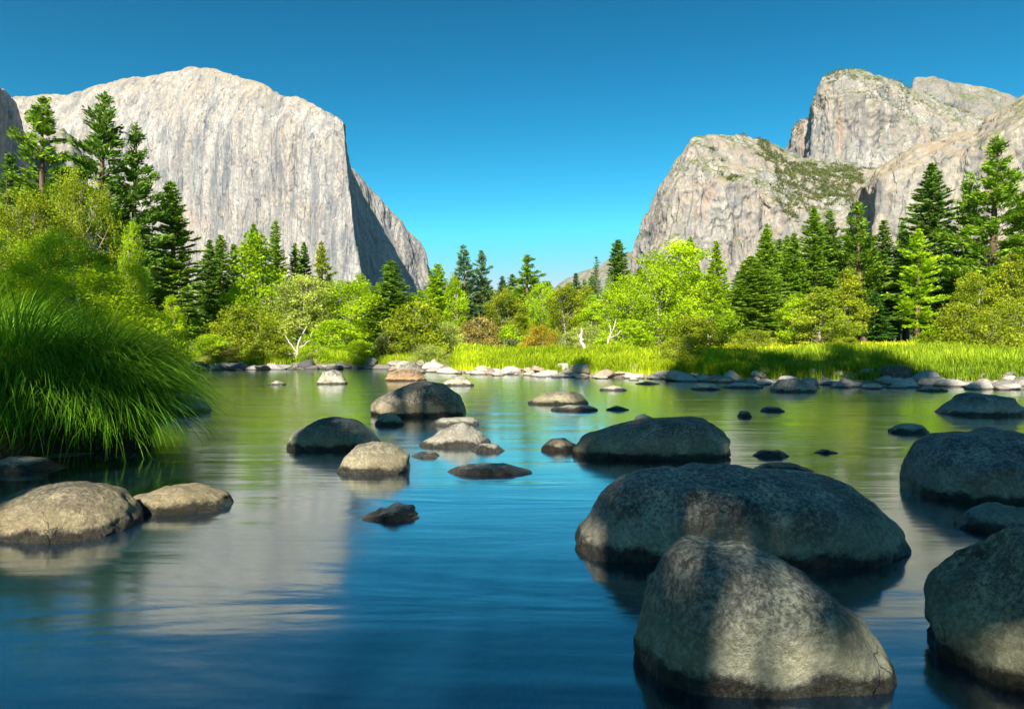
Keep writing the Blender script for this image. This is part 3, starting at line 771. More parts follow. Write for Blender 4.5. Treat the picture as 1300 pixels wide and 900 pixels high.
DK = (0.064, 0.118, 0.016); MG = (0.100, 0.165, 0.014); OL = (0.135, 0.165, 0.010); YG = (0.168, 0.245, 0.008); BY = (0.205, 0.28, 0.007); GW = (0.20, 0.235, 0.05)
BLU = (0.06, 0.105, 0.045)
GL, GC, GR = "trees on the left bank", "trees along the far bank", "trees behind the right meadow"
T = [
 # left bank
 ("pon", 0, 46, 124, 48, 44, MG, "tall pine at far left with bright tip before the dark cliff", GL),
 ("fir", 1, 12, 196, 52, 26, DK, "dark pine cut by the left edge of the view", GL),
 ("pon", 1, 126, 117, 46, 40, DK, "tallest ragged pine against the pale monolith's left side", GL),
 ("pon", 2, 164, 154, 47, 36, DK, "second ragged pine touching the tallest pine's right side", GL),
 ("fir", 0, 221, 231, 50, 27, MG, "lone slender pine left of the sheer monolith face", GL),
 ("brf", 0, 30, 238, 34, 62, OL, "broad olive leafy tree at left edge below the pines", GL),
 ("brf", 2, 98, 212, 38, 48, OL, "brownish olive tree between the first two tall pines", GL),
 ("brf", 1, 168, 276, 33, 28, YG, "bright green young tree at the foot of the ragged pines", GL),
 ("brf", 0, 75, 290, 28, 52, YG, "yellow green tree rising directly behind the sedge tussocks", GL),
 ("brf", 2, -10, 290, 27, 60, YG, "leafy tree partly outside the left edge above the sedge", GL),
 ("brf", 1, 130, 318, 29, 40, BY, "small bright alder above the sunlit sedge top", GL),
 ("brf", 1, 218, 372, 31, 26, BY, "small bright alder right of the sedge before dark pines", GL),
 ("brf", 0, 105, 338, 20, 80, BY, "sunlit low leafy tree immediately behind the sedge tussocks", GL),
 ("bus", 1, 195, 395, 24, 48, YG, "willow bush peeking out right behind the sedge", GL),
 ("fir", 2, 262, 304, 60, 17, DK, "left of three dark narrow firs near the left bank", GL),
 ("fir", 0, 281, 297, 63, 18, MG, "middle of three dark narrow firs near the left bank", GL),
 ("fir", 1, 299, 310, 62, 16, DK, "right of three dark narrow firs near the left bank", GL),
 # left centre
 ("brd", 1, 325, 290, 56, 46, YG, "tall airy yellow green tree with pale trunk left of centre", GC),
 ("fir", 0, 324, 283, 75, 16, MG, "dark fir tip just left above the airy yellow tree", GC),
 ("fir", 2, 347, 279, 74, 15, MG, "higher fir tip above the airy yellow tree's right side", GC),
 ("fir", 1, 378, 308, 78, 13, MG, "left fir of a close pair before the monolith face", GC),
 ("fir", 0, 389, 307, 80, 12, DK, "right fir of a close pair before the monolith face", GC),
 ("pon", 1, 411, 306, 76, 15, OL, "thin sparse pine standing alone below the monolith prow", GC),
 ("brd", 0, 386, 348, 52, 40, GW, "greyish silver leaved tree below the fir pair", GC),
 ("brd", 2, 440, 352, 54, 44, YG, "wide yellow green tree below the monolith prow", GC),
 ("brd", 1, 458, 344, 62, 20, YG, "slim green treetop left of the cone shaped fir", GC),
 ("bus", 1, 312, 386, 46, 52, OL, "large olive willow at the waterside left of driftwood", GC),
 ("bus", 0, 268, 425, 43, 30, YG, "low straw green willow bush at the left river bend", GC),
 ("bus", 2, 425, 405, 46, 40, YG, "rounded willow bush right of the pale dead branches", GC),
 ("fir", 2, 501, 331, 55, 25, MG, "cone shaped dense fir with bare lower trunk", GC),
 ("brd", 0, 480, 380, 58, 32, YG, "leafy tree filling the gap under the cone fir's left", GC),
 ("bus", 0, 527, 384, 42, 46, OL, "dark olive bush on the bank below the cone fir", GC),
 ("bus", 2, 497, 412, 43, 24, (0.10, 0.125, 0.03), "small dark shrub at the waterside under the cone fir", GC),
 ("bus", 1, 566, 408, 44, 28, GW, "pale grey green shrub beside the tall lit grass", GC),
 ("fir", 0, 553, 334, 66, 20, YG, "bright fir right of the cone fir at the prow's foot", GC),
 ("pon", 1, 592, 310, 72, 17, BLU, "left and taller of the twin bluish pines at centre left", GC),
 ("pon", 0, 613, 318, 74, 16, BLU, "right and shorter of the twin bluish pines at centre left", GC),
 ("brd", 1, 578, 350, 64, 22, YG, "yellow green tree at the foot of the twin pines", GC),
 ("fir", 1, 641, 350, 90, 12, BLU, "small fir between the twin pines and the centre pine", GC),
 ("pon", 2, 665, 322, 78, 26, MG, "broad pine at the middle of the valley gap", GC),
 ("brd", 0, 640, 372, 66, 28, OL, "low leafy tree left beneath the valley gap pine", GC),
 ("brd", 2, 690, 356, 72, 22, YG, "pale green tree right beside the valley gap pine", GC),
 ("brd", 0, 718, 362, 66, 26, OL, "rounded tree before the distant blue hill", GC),
 ("fir", 2, 731, 346, 95, 11, BLU, "tiny dark fir tip before the distant blue hill", GC),
 ("spa", 0, 756, 325, 80, 13, BLU, "gaunt half bare pine before the distant blue hill", GC),
 ("brd", 1, 752, 372, 64, 24, YG, "bushy tree below the gaunt half bare pine", GC),
 ("fir", 0, 789, 304, 74, 19, DK, "dark fir at the left foot of the right buttress", GC),
 ("brd", 2, 806, 345, 50, 38, YG, "leafy tree on the left side of the big bright group", GC),
 ("brd", 0, 862, 304, 50, 48, BY, "biggest bright yellow green tree under the right buttress", GC),
 ("brd", 2, 838, 328, 47, 40, YG, "layered green tree before the biggest bright tree", GC),
 ("brd", 1, 900, 345, 47, 34, YG, "leafy tree on the right side of the big bright group", GC),
 ("fir", 1, 881, 299, 82, 13, MG, "fir tip above the biggest bright tree", GC),
 ("fir", 2, 912, 305, 70, 15, YG, "light green fir right of the biggest bright tree", GC),
 ("bus", 0, 880, 402, 32, 46, OL, "shaded willow bush where the right meadow begins", GC),
 ("bus", 2, 800, 405, 38, 40, YG, "light willow bush beside the white forked branch", GC),
 ("bus", 1, 745, 412, 42, 34, GW, "pale silver bush behind the white stump", GC),
 ("bus", 1, 684, 412, 45, 26, (0.20, 0.155, 0.012), "orange tinted shrub behind the lit grass", GC),
 ("bus", 0, 608, 404, 46, 34, (0.20, 0.165, 0.05), "reddish straw coloured shrub behind the lit grass", GC),
 ("bus", 2, 645, 412, 47, 24, YG, "green shrub between the two reddish shrubs", GC),
 # right meadow
 ("bus", 1, 868, 424, 27.5, 34, OL, "brownish green bush at the stones where the lit grass ends", GR),
 ("bus", 2, 345, 424, 40.5, 30, OL, "low olive bush left of the driftwood by the dark stones", GC),
 ("bus", 1, 400, 436, 41, 22, YG, "little bright bush right of the driftwood", GC),
 ("bus", 0, 455, 432, 41.5, 24, YG, "low bright bush left of the small dark shrub", GC),
 ("bus", 1, 545, 436, 37.5, 24, GW, "low silvery bush by the stones at the start of lit grass", GC),
 ("bus", 0, 285, 440, 39.5, 26, (0.19, 0.19, 0.03), "straw coloured low bush by the dark stones at left", GC),
 ("fir", 0, 954, 326, 62, 30, (0.13, 0.20, 0.02), "bright rounded fir with low skirts at the meadow's left end", GR),
 ("fir", 1, 977, 288, 84, 20, MG, "fir with dense dark crown just right of the bright rounded fir", GR),
 ("fir", 2, 1004, 296, 86, 20, MG, "shorter fir between the dark crown fir and tall meadow pair", GR),
 ("fir", 0, 1038, 262, 88, 22, MG, "left fir of the tall pair below the brush slope", GR),
 ("fir", 1, 1060, 266, 90, 18, DK, "right fir of the tall pair below the brush slope", GR),
 ("pon", 2, 1096, 254, 88, 32, MG, "wide tall pine below the left end of the ochre wall", GR),
 ("fir", 2, 1122, 280, 92, 20, DK, "shadowed fir right of the wide tall pine", GR),
 ("brd", 1, 1076, 338, 60, 34, OL, "airy olive tree before the wide tall pine", GR),
 ("brd", 1, 1042, 362, 54, 38, (0.19, 0.235, 0.02), "birch like yellow green tree at the meadow edge", GR),
 ("brd", 1, 1010, 370, 56, 26, YG, "slim leafy tree left of the birch like tree", GR),
 ("fir", 0, 1114, 370, 66, 14, (0.05, 0.115, 0.018), "small deep green young fir at the meadow's back edge", GR),
 ("pon", 0, 1163, 292, 72, 24, YG, "bright pine with bare trunk before the dark grove", GR),
 ("fir", 1, 1150, 300, 98, 24, DK, "dark fir shading the grove behind the bright pine", GR),
 ("fir", 0, 1188, 205, 84, 32, DK, "tall dark spire fir on the right", GR),
 ("pon", 1, 1224, 218, 84, 24, MG, "pine between the spire fir and the tallest right pine", GR),
 ("pon", 2, 1254, 172, 78, 44, MG, "tallest pine on the right before the ochre wall", GR),
 ("pon", 0, 1296, 244, 76, 34, MG, "pine at the right edge of the view", GR),
 ("brd", 1, 1286, 318, 60, 34, OL, "big leafy tree at the right edge below the pines", GR),
 ("brd", 0, 1238, 345, 62, 26, OL, "olive tree at the foot of the tallest right pine", GR),
 ("bus", 0, 1218, 386, 40, 42, OL, "large willow bush at the right end of the meadow", GR),
 ("bus", 1, 1278, 384, 36, 46, OL, "willow bush at the right edge above the bank", GR),
 ("bus", 2, 1185, 412, 44, 24, YG, "small willow bush before the trunks of the dark grove", GR),
 ("bus", 1, 955, 418, 44, 34, OL, "low bush in the shaded left part of the meadow", GR),
 ("bus", 2, 1075, 428, 40, 26, OL, "low dark bush in the middle of the meadow", GR),
]
for t in T:
    tree(*t)
# trees further back that close the gaps in the row
def filler(n, x0, x1, d0, d1, y0, y1, label, group, kinds=("fir",), cols=(DK, MG)):
    for i in range(n):
        px = x0 + (x1 - x0) * (i + random.uniform(0.1, 0.9)) / n
        tree(random.choice(kinds), random.randint(0, 2), px, random.uniform(y0, y1), random.uniform(d0, d1), random.uniform(12, 20), random.choice(cols), label, group)
filler(14, 230, 480, 95, 120, 345, 385, "half hidden conifer behind the left bank trees", "half hidden conifers at left", ("fir", "pon"))
filler(14, 500, 790, 110, 140, 348, 374, "small distant conifer in the valley gap row", "distant conifers in the gap", ("fir", "pon"), (MG, BLU))
filler(16, 450, 800, 72, 98, 346, 372, "mid green leafy tree in the continuous row across the valley gap", "leafy row across the gap", ("brd",), (OL, MG, YG, (0.11, 0.16, 0.03)))
filler(12, 800, 960, 100, 125, 335, 365, "half hidden conifer behind the big bright group", "half hidden conifers at centre right")
filler(22, 960, 1330, 100, 130, 300, 350, "dark conifer deep in the right hand grove", "conifers deep in the right grove", ("fir", "pon"), (DK,))
filler(24, 930, 1145, 90, 108, 278, 345, "mid green fir in the crowded middle of the right grove", "crowded firs of the right grove", ("fir", "fir", "pon"), (DK, MG, MG))
filler(8, -40, 230, 70, 90, 270, 320, "conifer half hidden behind the left bank pines", "hidden conifers behind the left pines", ("fir", "pon"))

# far wood between the trees and the cliffs
r_ = np.random.default_rng(81)
n_ = 2200
fy = 170 + 730 * r_.uniform(0, 1, n_) ** 1.4; fx = r_.uniform(-0.95, 0.95, n_) * fy
fz = ground_z(fx, fy)
o = link("far_forest", clump_mesh("far_forest", np.stack([fx, fy, fz], 1), r_.uniform(4, 7.5, n_), M_NEEDLE, 90, 2.2, 82, 0.18))
o.color = C(0.05, 0.08, 0.03)
tag(o, "far forest filling the valley floor beyond the near trees", "forest", kind="stuff")

# tall pines on the near bank behind the viewpoint: they throw the shade on the foreground
SH = [(-0.15, -12, 30, 2.5, "canopy", 0), (4.2, -12.5, 31, 4.2, "canopy", 0), (-4.5, -12, 32, 2.4, "bare", 0), (1.8, -6, 9.6, 1.1, "fir", 1), (6.8, -15, 36, 4, "pon", 0),
      (1.75, -24, 45, 5.0, "bare", 0), (-6.4, -12, 18, 3.6, "spa", 0), (-8.6, -11, 17.5, 4.2, "spa", 0),
      (-18.5, -14, 43, 5, "pon", 0), (-23.5, -16, 44, 5, "pon", 1)]
for u_, y, h, w, kd, vr in SH:
    x = (u_ + math.sin(SUN_AZ) * y) / math.cos(SUN_AZ)
    e = tree(kd, vr, 0, 0, y, None, DK, "tall tree on the near bank behind the viewpoint", "near bank trees behind the viewpoint", x=x, h=h)
    for q in e.children:
        q.scale = (w / LIB[kd][vr][3], w / LIB[kd][vr][3], h / 30)

# ------------------------------------------------------------------ boulders in the river
_ico = {}
def ico(sub):
    if sub not in _ico:
        bm = bmesh.new()
        bmesh.ops.create_icosphere(bm, subdivisions=sub, radius=1)
        bm.verts.index_update()
        _ico[sub] = (np.array([v.co[:] for v in bm.verts]), np.array([[v.index for v in f.verts] for f in bm.faces]))
        bm.free()
    return _ico[sub]

def boulder(label, outline, yfront, colr, depth=None, sub=5, rough=1.0, seed=0, group="boulders in the river", name="boulder", k=0.72):
    """outline: photo points from the left waterline over the top to the right waterline; yfront: row where the front meets the water"""
    o = np.array(outline, float)
    yf = CH * F / (yfront - HY)
    wid = (o[:, 0].max() - o[:, 0].min()) / F * yf
    D = depth if depth else 0.40 * wid
    Yc = yf + D * 0.92
    x = PX(o[:, 0], Yc); z = PZ(o[:, 1], Yc)
    z[0] = min(z[0], 0.03); z[-1] = min(z[-1], 0.03)
    xc = (x[0] + x[-1]) / 2
    H = max(z.max(), 0.04)
    x = x - xc
    dep = max(0.5 * H, 0.12 * wid, 0.08)
    px = np.concatenate([x, [x[-1] * 0.97, x[-1] * 0.6, x[0] * 0.6, x[0] * 0.97]])
    pz = np.concatenate([z, [-dep * 0.5, -dep, -dep, -dep * 0.5]])
    zc = 0.18 * H
    # dense outline -> radius by angle
    px = np.append(px, px[0]); pz = np.append(pz, pz[0])
    t = np.linspace(0, len(px) - 1, 900)
    qx = np.interp(t, np.arange(len(px)), px); qz = np.interp(t, np.arange(len(pz)), pz)
    a = wid * 0.5; b = max(H, dep)
    th = np.arctan2((qz - zc) / b, qx / a); rr = np.hypot(qx / a, (qz - zc) / b)
    od = np.argsort(th); th, rr = th[od], rr[od]
    ang = np.linspace(-math.pi, math.pi, 361)
    R = np.interp(ang, np.concatenate([th - 2 * math.pi, th, th + 2 * math.pi]), np.tile(rr, 3))
    ker = np.hanning(13); ker /= ker.sum()
    R = np.convolve(np.pad(R[:-1], 6, 'wrap'), ker, 'valid'); R = np.append(R, R[0])
    n, f = ico(sub)
    ta = np.arctan2(n[:, 2], n[:, 0]); rho = np.hypot(n[:, 0], n[:, 2])
    r = np.interp(ta, ang, R) * rho ** k
    s = seed * 7.7
    p = np.stack([np.cos(ta) * r * a, D * np.sign(n[:, 1]) * np.abs(n[:, 1]) ** 0.85, zc + np.sin(ta) * r * b], 1)
    sz = np.array([a, D, b])
    lo = fbm(n * 1.1 + s, 2, seed)
    mid = fbm(n * 3.2 + s, 4, seed + 3)
    fac = np.abs(ridged(n * 1.6 + s, 2, seed + 8))
    rb = np.random.default_rng(seed)
    q = p / sz
    for _ in range(9):          # worn flat facets
        nv = rb.normal(0, 1, 3) * (0.40, 1.0, 0.65); nv[1] = -abs(nv[1]) if rb.random() < 0.8 else nv[1]; nv /= np.linalg.norm(nv)
        dd = q @ nv - np.max(q @ nv) * rb.uniform(0.84, 0.95)
        q = q - np.outer(np.where(dd > 0, dd * 0.8, 0), nv)
    p = q * sz
    disp = 0.07 * lo + rough * (0.045 * mid + 0.04 * (fac - 0.5))
    p = p * (1 + disp)[:, None]
    p = p + n * (rough * (0.012 * fbm(p * 9 + s, 4, seed + 4) - 0.016 * sstep(0.86, 0.98, ridged(p * 1.7 + s, 2, seed + 6))))[:, None]
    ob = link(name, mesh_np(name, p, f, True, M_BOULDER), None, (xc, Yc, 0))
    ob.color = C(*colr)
    tag(ob, label, "boulder", group)
    return ob

GY = (0.33, 0.31, 0.285); DG = (0.33, 0.31, 0.285); BR = (0.34, 0.285, 0.215); TN = (0.29, 0.24, 0.165); PL = (0.46, 0.42, 0.36); GN = (0.26, 0.265, 0.22); OR = (0.42, 0.27, 0.16)
B = [
 ("nearest rounded boulder with pale sunlit right face and mossy dark left side", [(801, 822), (806, 790), (822, 742), (845, 702), (868, 685), (895, 682), (935, 690), (985, 706), (1035, 733), (1072, 768), (1102, 802), (1118, 838), (1120, 850)], 890, (0.345, 0.345, 0.285), 0.36, 6, 1.0),
 ("largest long flat topped dark boulder behind the nearest boulder", [(722, 694), (730, 672), (756, 644), (784, 613), (826, 599), (895, 597), (955, 600), (995, 606), (1052, 605), (1088, 617), (1113, 640), (1132, 663), (1136, 688)], 722, (0.42, 0.385, 0.33), 0.52, 6, 1.3),
 ("mossy grey boulder cut off by the lower right corner", [(1200, 800), (1206, 764), (1224, 732), (1252, 707), (1304, 680), (1380, 665), (1450, 700), (1490, 800)], 902, (0.38, 0.37, 0.27), 0.40, 6, 1.4),
 ("dark rounded boulder cut by the right edge at mid height", [(1154, 618), (1158, 594), (1176, 570), (1206, 553), (1242, 548), (1300, 556), (1360, 580), (1392, 616)], 643, DG, 0.62, 5, 1.0),
 ("low dark boulder showing behind the right edge boulder", [(1225, 572), (1245, 550), (1268, 544), (1305, 546), (1335, 572)], 588, DG, 0.5, 5, 1.0),
 ("small low wet stone below the right edge boulder", [(1212, 668), (1236, 650), (1268, 641), (1300, 645), (1345, 668)], 678, DG, 0.2, 5, 1.2),
 ("long smooth brown boulder in the middle right water", [(728, 572), (742, 554), (778, 541), (815, 532), (860, 530), (898, 532), (916, 546), (923, 574)], 584, BR, 0.5, 5, 0.8),
 ("small brown rock touching the long smooth boulder's left end", [(688, 568), (700, 558), (718, 556), (735, 566)], 573, BR, 0.16, 4, 1.2),
 ("small dark rock peeking over the long smooth boulder", [(804, 545), (808, 529), (818, 525), (828, 530), (834, 545)], 547, DG, 0.2, 4, 1.2),
 ("big dark domed boulder upstream left of centre", [(472, 522), (479, 506), (505, 493), (538, 485), (564, 488), (584, 503), (592, 522)], 530, BR, 0.75, 5, 1.0),
 ("small stone tucked before the big dark domed boulder", [(476, 535), (484, 526), (497, 523), (514, 533)], 540, BR, 0.2, 4, 1.2),
 ("flat dark rock at the foot of the big domed boulder", [(545, 536), (560, 531), (600, 529), (609, 536)], 541, DG, 0.25, 4, 1.2),
 ("rounded boulder in the left centre behind the tan egg shaped one", [(366, 566), (371, 549), (390, 536), (420, 529), (446, 533), (468, 546), (484, 565)], 573, GN, 0.45, 5, 0.9),
 ("tan egg shaped boulder overlapping the rounded left centre boulder", [(428, 596), (438, 580), (456, 563), (480, 560), (505, 567), (518, 578), (520, 594)], 603, (0.31, 0.27, 0.20), 0.30, 5, 0.9),
 ("pointed dark rock with shelving sides right of the tan boulder", [(534, 563), (560, 547), (578, 540), (590, 536), (603, 544), (622, 562)], 568, DG, 0.30, 5, 1.8),
 ("little dark stone right of the pointed dark rock", [(597, 572), (612, 563), (630, 563), (641, 572)], 574, DG, 0.14, 4, 1.2),
 ("little dark stone between tan boulder and pointed rock", [(521, 579), (535, 573), (553, 574), (559, 579)], 581, DG, 0.13, 4, 1.2),
 ("thin flat slab barely above the blue water at centre", [(567, 598), (590, 590), (640, 589), (679, 598)], 603, DG, 0.18, 4, 0.9),
 ("low jagged wet rock alone in the centre foreground water", [(447, 662), (480, 648), (503, 641), (524, 644), (534, 657)], 662, DG, 0.16, 5, 2.0),
 ("large golden sunlit boulder at the left edge", [(-16, 668), (-8, 642), (20, 625), (60, 616), (110, 617), (140, 628), (156, 645), (164, 665)], 690, TN, 0.42, 6, 0.9),
 ("pale topped flat rock beside the golden boulder", [(156, 644), (178, 628), (212, 618), (256, 619), (282, 629), (293, 643)], 654, TN, 0.30, 5, 1.4),
 ("dark low rock at the foot of the sedge by the left edge", [(-14, 590), (15, 579), (42, 582), (80, 594)], 599, GY, 0.2, 5, 1.2),
 ("pale sunlit rock half hidden by the sedge's drooping right side", [(186, 518), (206, 502), (235, 500), (255, 509), (268, 521)], 525, PL, 0.4, 5, 1.2),
 ("smooth pear shaped boulder alone upstream at centre right", [(669, 510), (688, 499), (714, 495), (735, 499), (748, 510)], 514, (0.28, 0.25, 0.18), 0.4, 5, 0.7),
 ("thin dark rock just below the pear shaped boulder", [(700, 519), (722, 514), (748, 515), (758, 519)], 522, DG, 0.2, 4, 1.2),
 ("tiny dark stone right of the thin dark rock", [(770, 519), (783, 515), (798, 519)], 521, DG, 0.15, 4, 1.2),
 ("broad humped dark boulder upstream at the far right", [(1197, 524), (1214, 511), (1236, 500), (1256, 498), (1279, 503), (1294, 524)], 529, DG, 0.6, 5, 1.3),
 ("small grey rock alone in the green water at right", [(1130, 545), (1145, 538), (1165, 537), (1178, 547)], 551, DG, 0.18, 4, 1.4),
 ("flat dark stone in the green water above the long boulder", [(957, 578), (968, 572), (990, 571), (1001, 578)], 581, DG, 0.12, 4, 1.2),
 ("barely exposed sliver of rock right of the flat dark stone", [(1033, 574), (1048, 570), (1064, 574)], 576, DG, 0.08, 4, 1.0),
 ("reddish low rock peeking behind the largest flat boulder", [(955, 597), (975, 589), (1008, 588), (1033, 597)], 601, (0.25, 0.18, 0.14), 0.18, 4, 1.0),
 ("left tiny stone of two in the right middle distance", [(937, 528), (942, 521), (950, 522), (954, 528)], 530, DG, 0.14, 4, 1.2),
 ("right tiny stone of two in the right middle distance", [(965, 521), (975, 516), (988, 517), (995, 521)], 523, DG, 0.16, 4, 1.2),
 ("grey brown boulder in the water before the right stony bank", [(980, 494), (990, 482), (1008, 480), (1028, 485), (1036, 495)], 498, GY, 0.5, 5, 1.2),
 ("dark brown block standing at the right stony bank", [(1110, 484), (1117, 467), (1134, 463), (1152, 465), (1159, 484)], 488, (0.17, 0.14, 0.11), 0.55, 5, 1.2),
 ("pale pyramid shaped boulder in the green water at left", [(402, 485), (411, 473), (424, 469), (434, 475), (441, 485)], 488, PL, 0.4, 5, 1.4),
 ("tiny pale flat stone left of the pale pyramid boulder", [(340, 487), (350, 483), (363, 487)], 489, PL, 0.25, 4, 1.2),
 ("orange tinted boulder at the left end of the pale shore", [(489, 481), (498, 471), (516, 468), (532, 470), (541, 480)], 484, OR, 0.5, 5, 1.4),
 ("grey boulder on top of the shore behind the orange boulder", [(500, 470), (512, 459), (524, 457), (540, 466)], 474, (0.33, 0.30, 0.25), 0.5, 5, 1.4),
 ("bright pale rock in the shallows right of the orange boulder", [(560, 487), (574, 479), (590, 477), (602, 486)], 490, PL, 0.4, 5, 1.3),
 ("long pale rock in the shallows above the pear shaped boulder", [(762, 494), (780, 489), (796, 493)], 496, PL, 0.3, 4, 1.2),
 ("bright pale flat rock left of the right shallows", [(876, 492), (888, 487), (904, 487), (914, 493)], 495, PL, 0.35, 4, 1.2),
 ("longer pale flat rock beside the bright flat rock", [(916, 491), (935, 486), (955, 486), (968, 491)], 493, PL, 0.35, 4, 1.2),
 ("orange flat stone in the shallows below the lit grass", [(806, 487), (822, 484), (838, 487)], 488, OR, 0.3, 4, 1.0),
 ("low flat dark stone left of the humped far right boulder", [(1164, 494), (1180, 489), (1203, 494)], 497, DG, 0.25, 4, 1.2),
 ("small dark stone above the humped far right boulder", [(1212, 489), (1222, 484), (1236, 489)], 491, DG, 0.25, 4, 1.2),
 ("dark boulder cut by the right edge near the far bank", [(1282, 487), (1296, 478), (1312, 479), (1325, 487)], 491, DG, 0.4, 4, 1.2),
 ("dark sunken stone showing through the water at bottom centre", [(625, 902), (640, 880), (665, 872), (695, 880), (705, 902)], 900, (0.16, 0.14, 0.09), 0.10, 4, 1.0),
]
for i, (lab, out, yf, colr, dep, sub, rg) in enumerate(B):
    ob = boulder(lab, out, yf, colr, dep, sub, rg, 200 + i)
    if "sunken" in lab: ob.location.z = -0.16

# stones of the far shore
STN = []
for s in range(7):
    n, f = ico(3)
    r0 = np.random.default_rng(300 + s)
    p = n * (1 + 0.22 * fbm(n * 1.3 + s * 5, 3, 300 + s) + 0.10 * ridged(n * 2 + s, 2, 310 + s))[:, None]
    for _ in range(10):   # broken facets
        a = r0.normal(0, 1, 3); a /= np.linalg.norm(a)
        dd = p @ a - r0.uniform(0.55, 0.8)
        p = p - np.outer(np.maximum(dd, 0), a) * 0.85
    STN.append(mesh_np("shore_stone", p * np.array([1, 0.8, 0.55]), f, False, M_SHORE))
def shore_stones(n, x0, x1, o0, o1, smin, smax, cols, label, group):
    for i in range(n):
        x = random.uniform(x0, x1)
        off = random.uniform(o0, o1)
        y = float(shore_y(x)) + off
        s = random.uniform(smin, smax) * random.choice((0.6, 0.8, 1.0, 1.25))
        zg = max(float(ground_z(x, y)[0]), -0.05)
        ob = link("shore_stone", random.choice(STN), None, (x, y, zg + s * 0.16))
        ob.scale = (s * random.uniform(0.9, 1.5), s, s * random.uniform(0.7, 1.1))
        ob.rotation_euler = (random.uniform(-.2, .2), random.uniform(-.2, .2), random.uniform(0, 6.28))
        c = random.choice(cols); v = random.uniform(0.75, 1.15)
        ob.color = C(c[0] * v, c[1] * v, c[2] * v)
        tag(ob, label, "stone", group)
shore_stones(130, -6.5, 8.3, -1.9, 1.4, 0.18, 0.52, (PL, (0.42, 0.36, 0.28), (0.50, 0.46, 0.40), (0.36, 0.28, 0.20)), "pale stone in the sunlit bar below the lit grass", "pale stones of the sunlit bar")
shore_stones(120, 8.3, 20, -2.3, 1.5, 0.15, 0.44, ((0.42, 0.38, 0.33), (0.34, 0.31, 0.27), (0.24, 0.22, 0.20), (0.46, 0.40, 0.33)), "grey stone in the heap along the right bank", "grey stones of the right bank")
shore_stones(50, -19, -6.5, -1.2, 1.0, 0.25, 0.50, (GY, (0.10, 0.10, 0.10), (0.16, 0.145, 0.13)), "dark stone in the shaded row below the left willows", "dark stones of the left far shore")

# dead wood on the far bank
def deadwood(name, label, px, ybase, d, branches, cat, rad):
    x0 = PX(px, d); z0 = float(ground_z(x0, d)[0])
    parts = []
    for k, b in enumerate(branches):
        pts = np.array([[PX(px + q[0], d) - x0, q[2] if len(q) > 2 else 0.0, max(-0.05, PZ(ybase - q[1], d) - z0)] for q in b])
        t = np.linspace(0, 1, 9)
        pp = np.stack([np.interp(t, np.linspace(0, 1, len(pts)), pts[:, i]) for i in range(3)], 1)
        pp += np.random.default_rng(k).normal(0, rad * 0.35, pp.shape)
        rr = rad * (1 - 0.6 * t) * (1 if k == 0 else 0.6)
        rr[-1] = rr[-1] * 0.3
        parts.append(tube(pp, rr, 7))
    v, f = join(parts)
    o = link(name, mesh_np(name, v, f, True, M_DEADWOOD), None, (x0, d, z0))
    tag(o, label, cat)
deadwood("dead_stump", "white broken stump standing in the tall lit grass", 741, 446, 36, [[(2, -12), (0, 8), (-3, 18), (-4, 31)], [(-1, 14), (-6, 20)]], "stump", 0.11)
deadwood("forked_branch", "white forked dead branch leaning in the bush right of the stump", 768, 444, 36, [[(0, -12), (4, 12), (9, 22), (14, 40)], [(5, 14), (14, 18), (23, 26)], [(8, 22), (6, 32)]], "dead branch", 0.06)
deadwood("driftwood", "pale bare branches of driftwood on the left far shore", 375, 452, 41, [[(0, -10), (3, 10), (8, 26), (14, 38)], [(2, 4), (-8, 18), (-14, 28)], [(2, 0), (-20, 4), (-38, 14)], [(4, 2), (-25, 8), (-34, 2)], [(6, 10), (18, 20), (22, 32)], [(0, -4), (20, 4), (36, 12)]], "driftwood", 0.075)

# ------------------------------------------------------------------ grass
def blades(name, root, hgt, lean, width, seg, r, tint, mat=M_GRASS, droop=0.25):
    n = len(root)
    az = r.uniform(0, 6.28, n)
    dirx = np.stack([np.cos(az), np.sin(az)], 1)
    sidev = np.stack([-dirx[:, 1], dirx[:, 0], np.zeros(n)], 1)
    t = np.linspace(0, 1, seg + 1)
    P = np.zeros((n, seg + 1, 3))
    P[:, :, :2] = root[:, None, :2] + dirx[:, None, :] * (lean * hgt)[:, None, None] * (t ** 1.8)[None, :, None]
    P[:, :, 2] = root[:, None, 2] + hgt[:, None] * (t - droop * t ** 3)[None, :]
    return strip(name, P, sidev, width, t, mat, tint)

def strip(name, P, side, width, t, mat, tint):
    n, s1, _ = P.shape
    w = np.broadcast_to(width, (n,))[:, None, None] * (1 - 0.85 * t ** 1.5)[None, :, None] * 0.5
    v = np.stack([P - side[:, None, :] * w, P + side[:, None, :] * w], 2).reshape(-1, 3)
    i = np.arange(n * s1 * 2).reshape(n, s1, 2)
    f = np.stack([i[:, :-1, 0], i[:, :-1, 1], i[:, 1:, 1], i[:, 1:, 0]], -1).reshape(-1, 4)
    return mesh_np(name, v, f, True, mat, np.repeat(tint, s1 - 1))

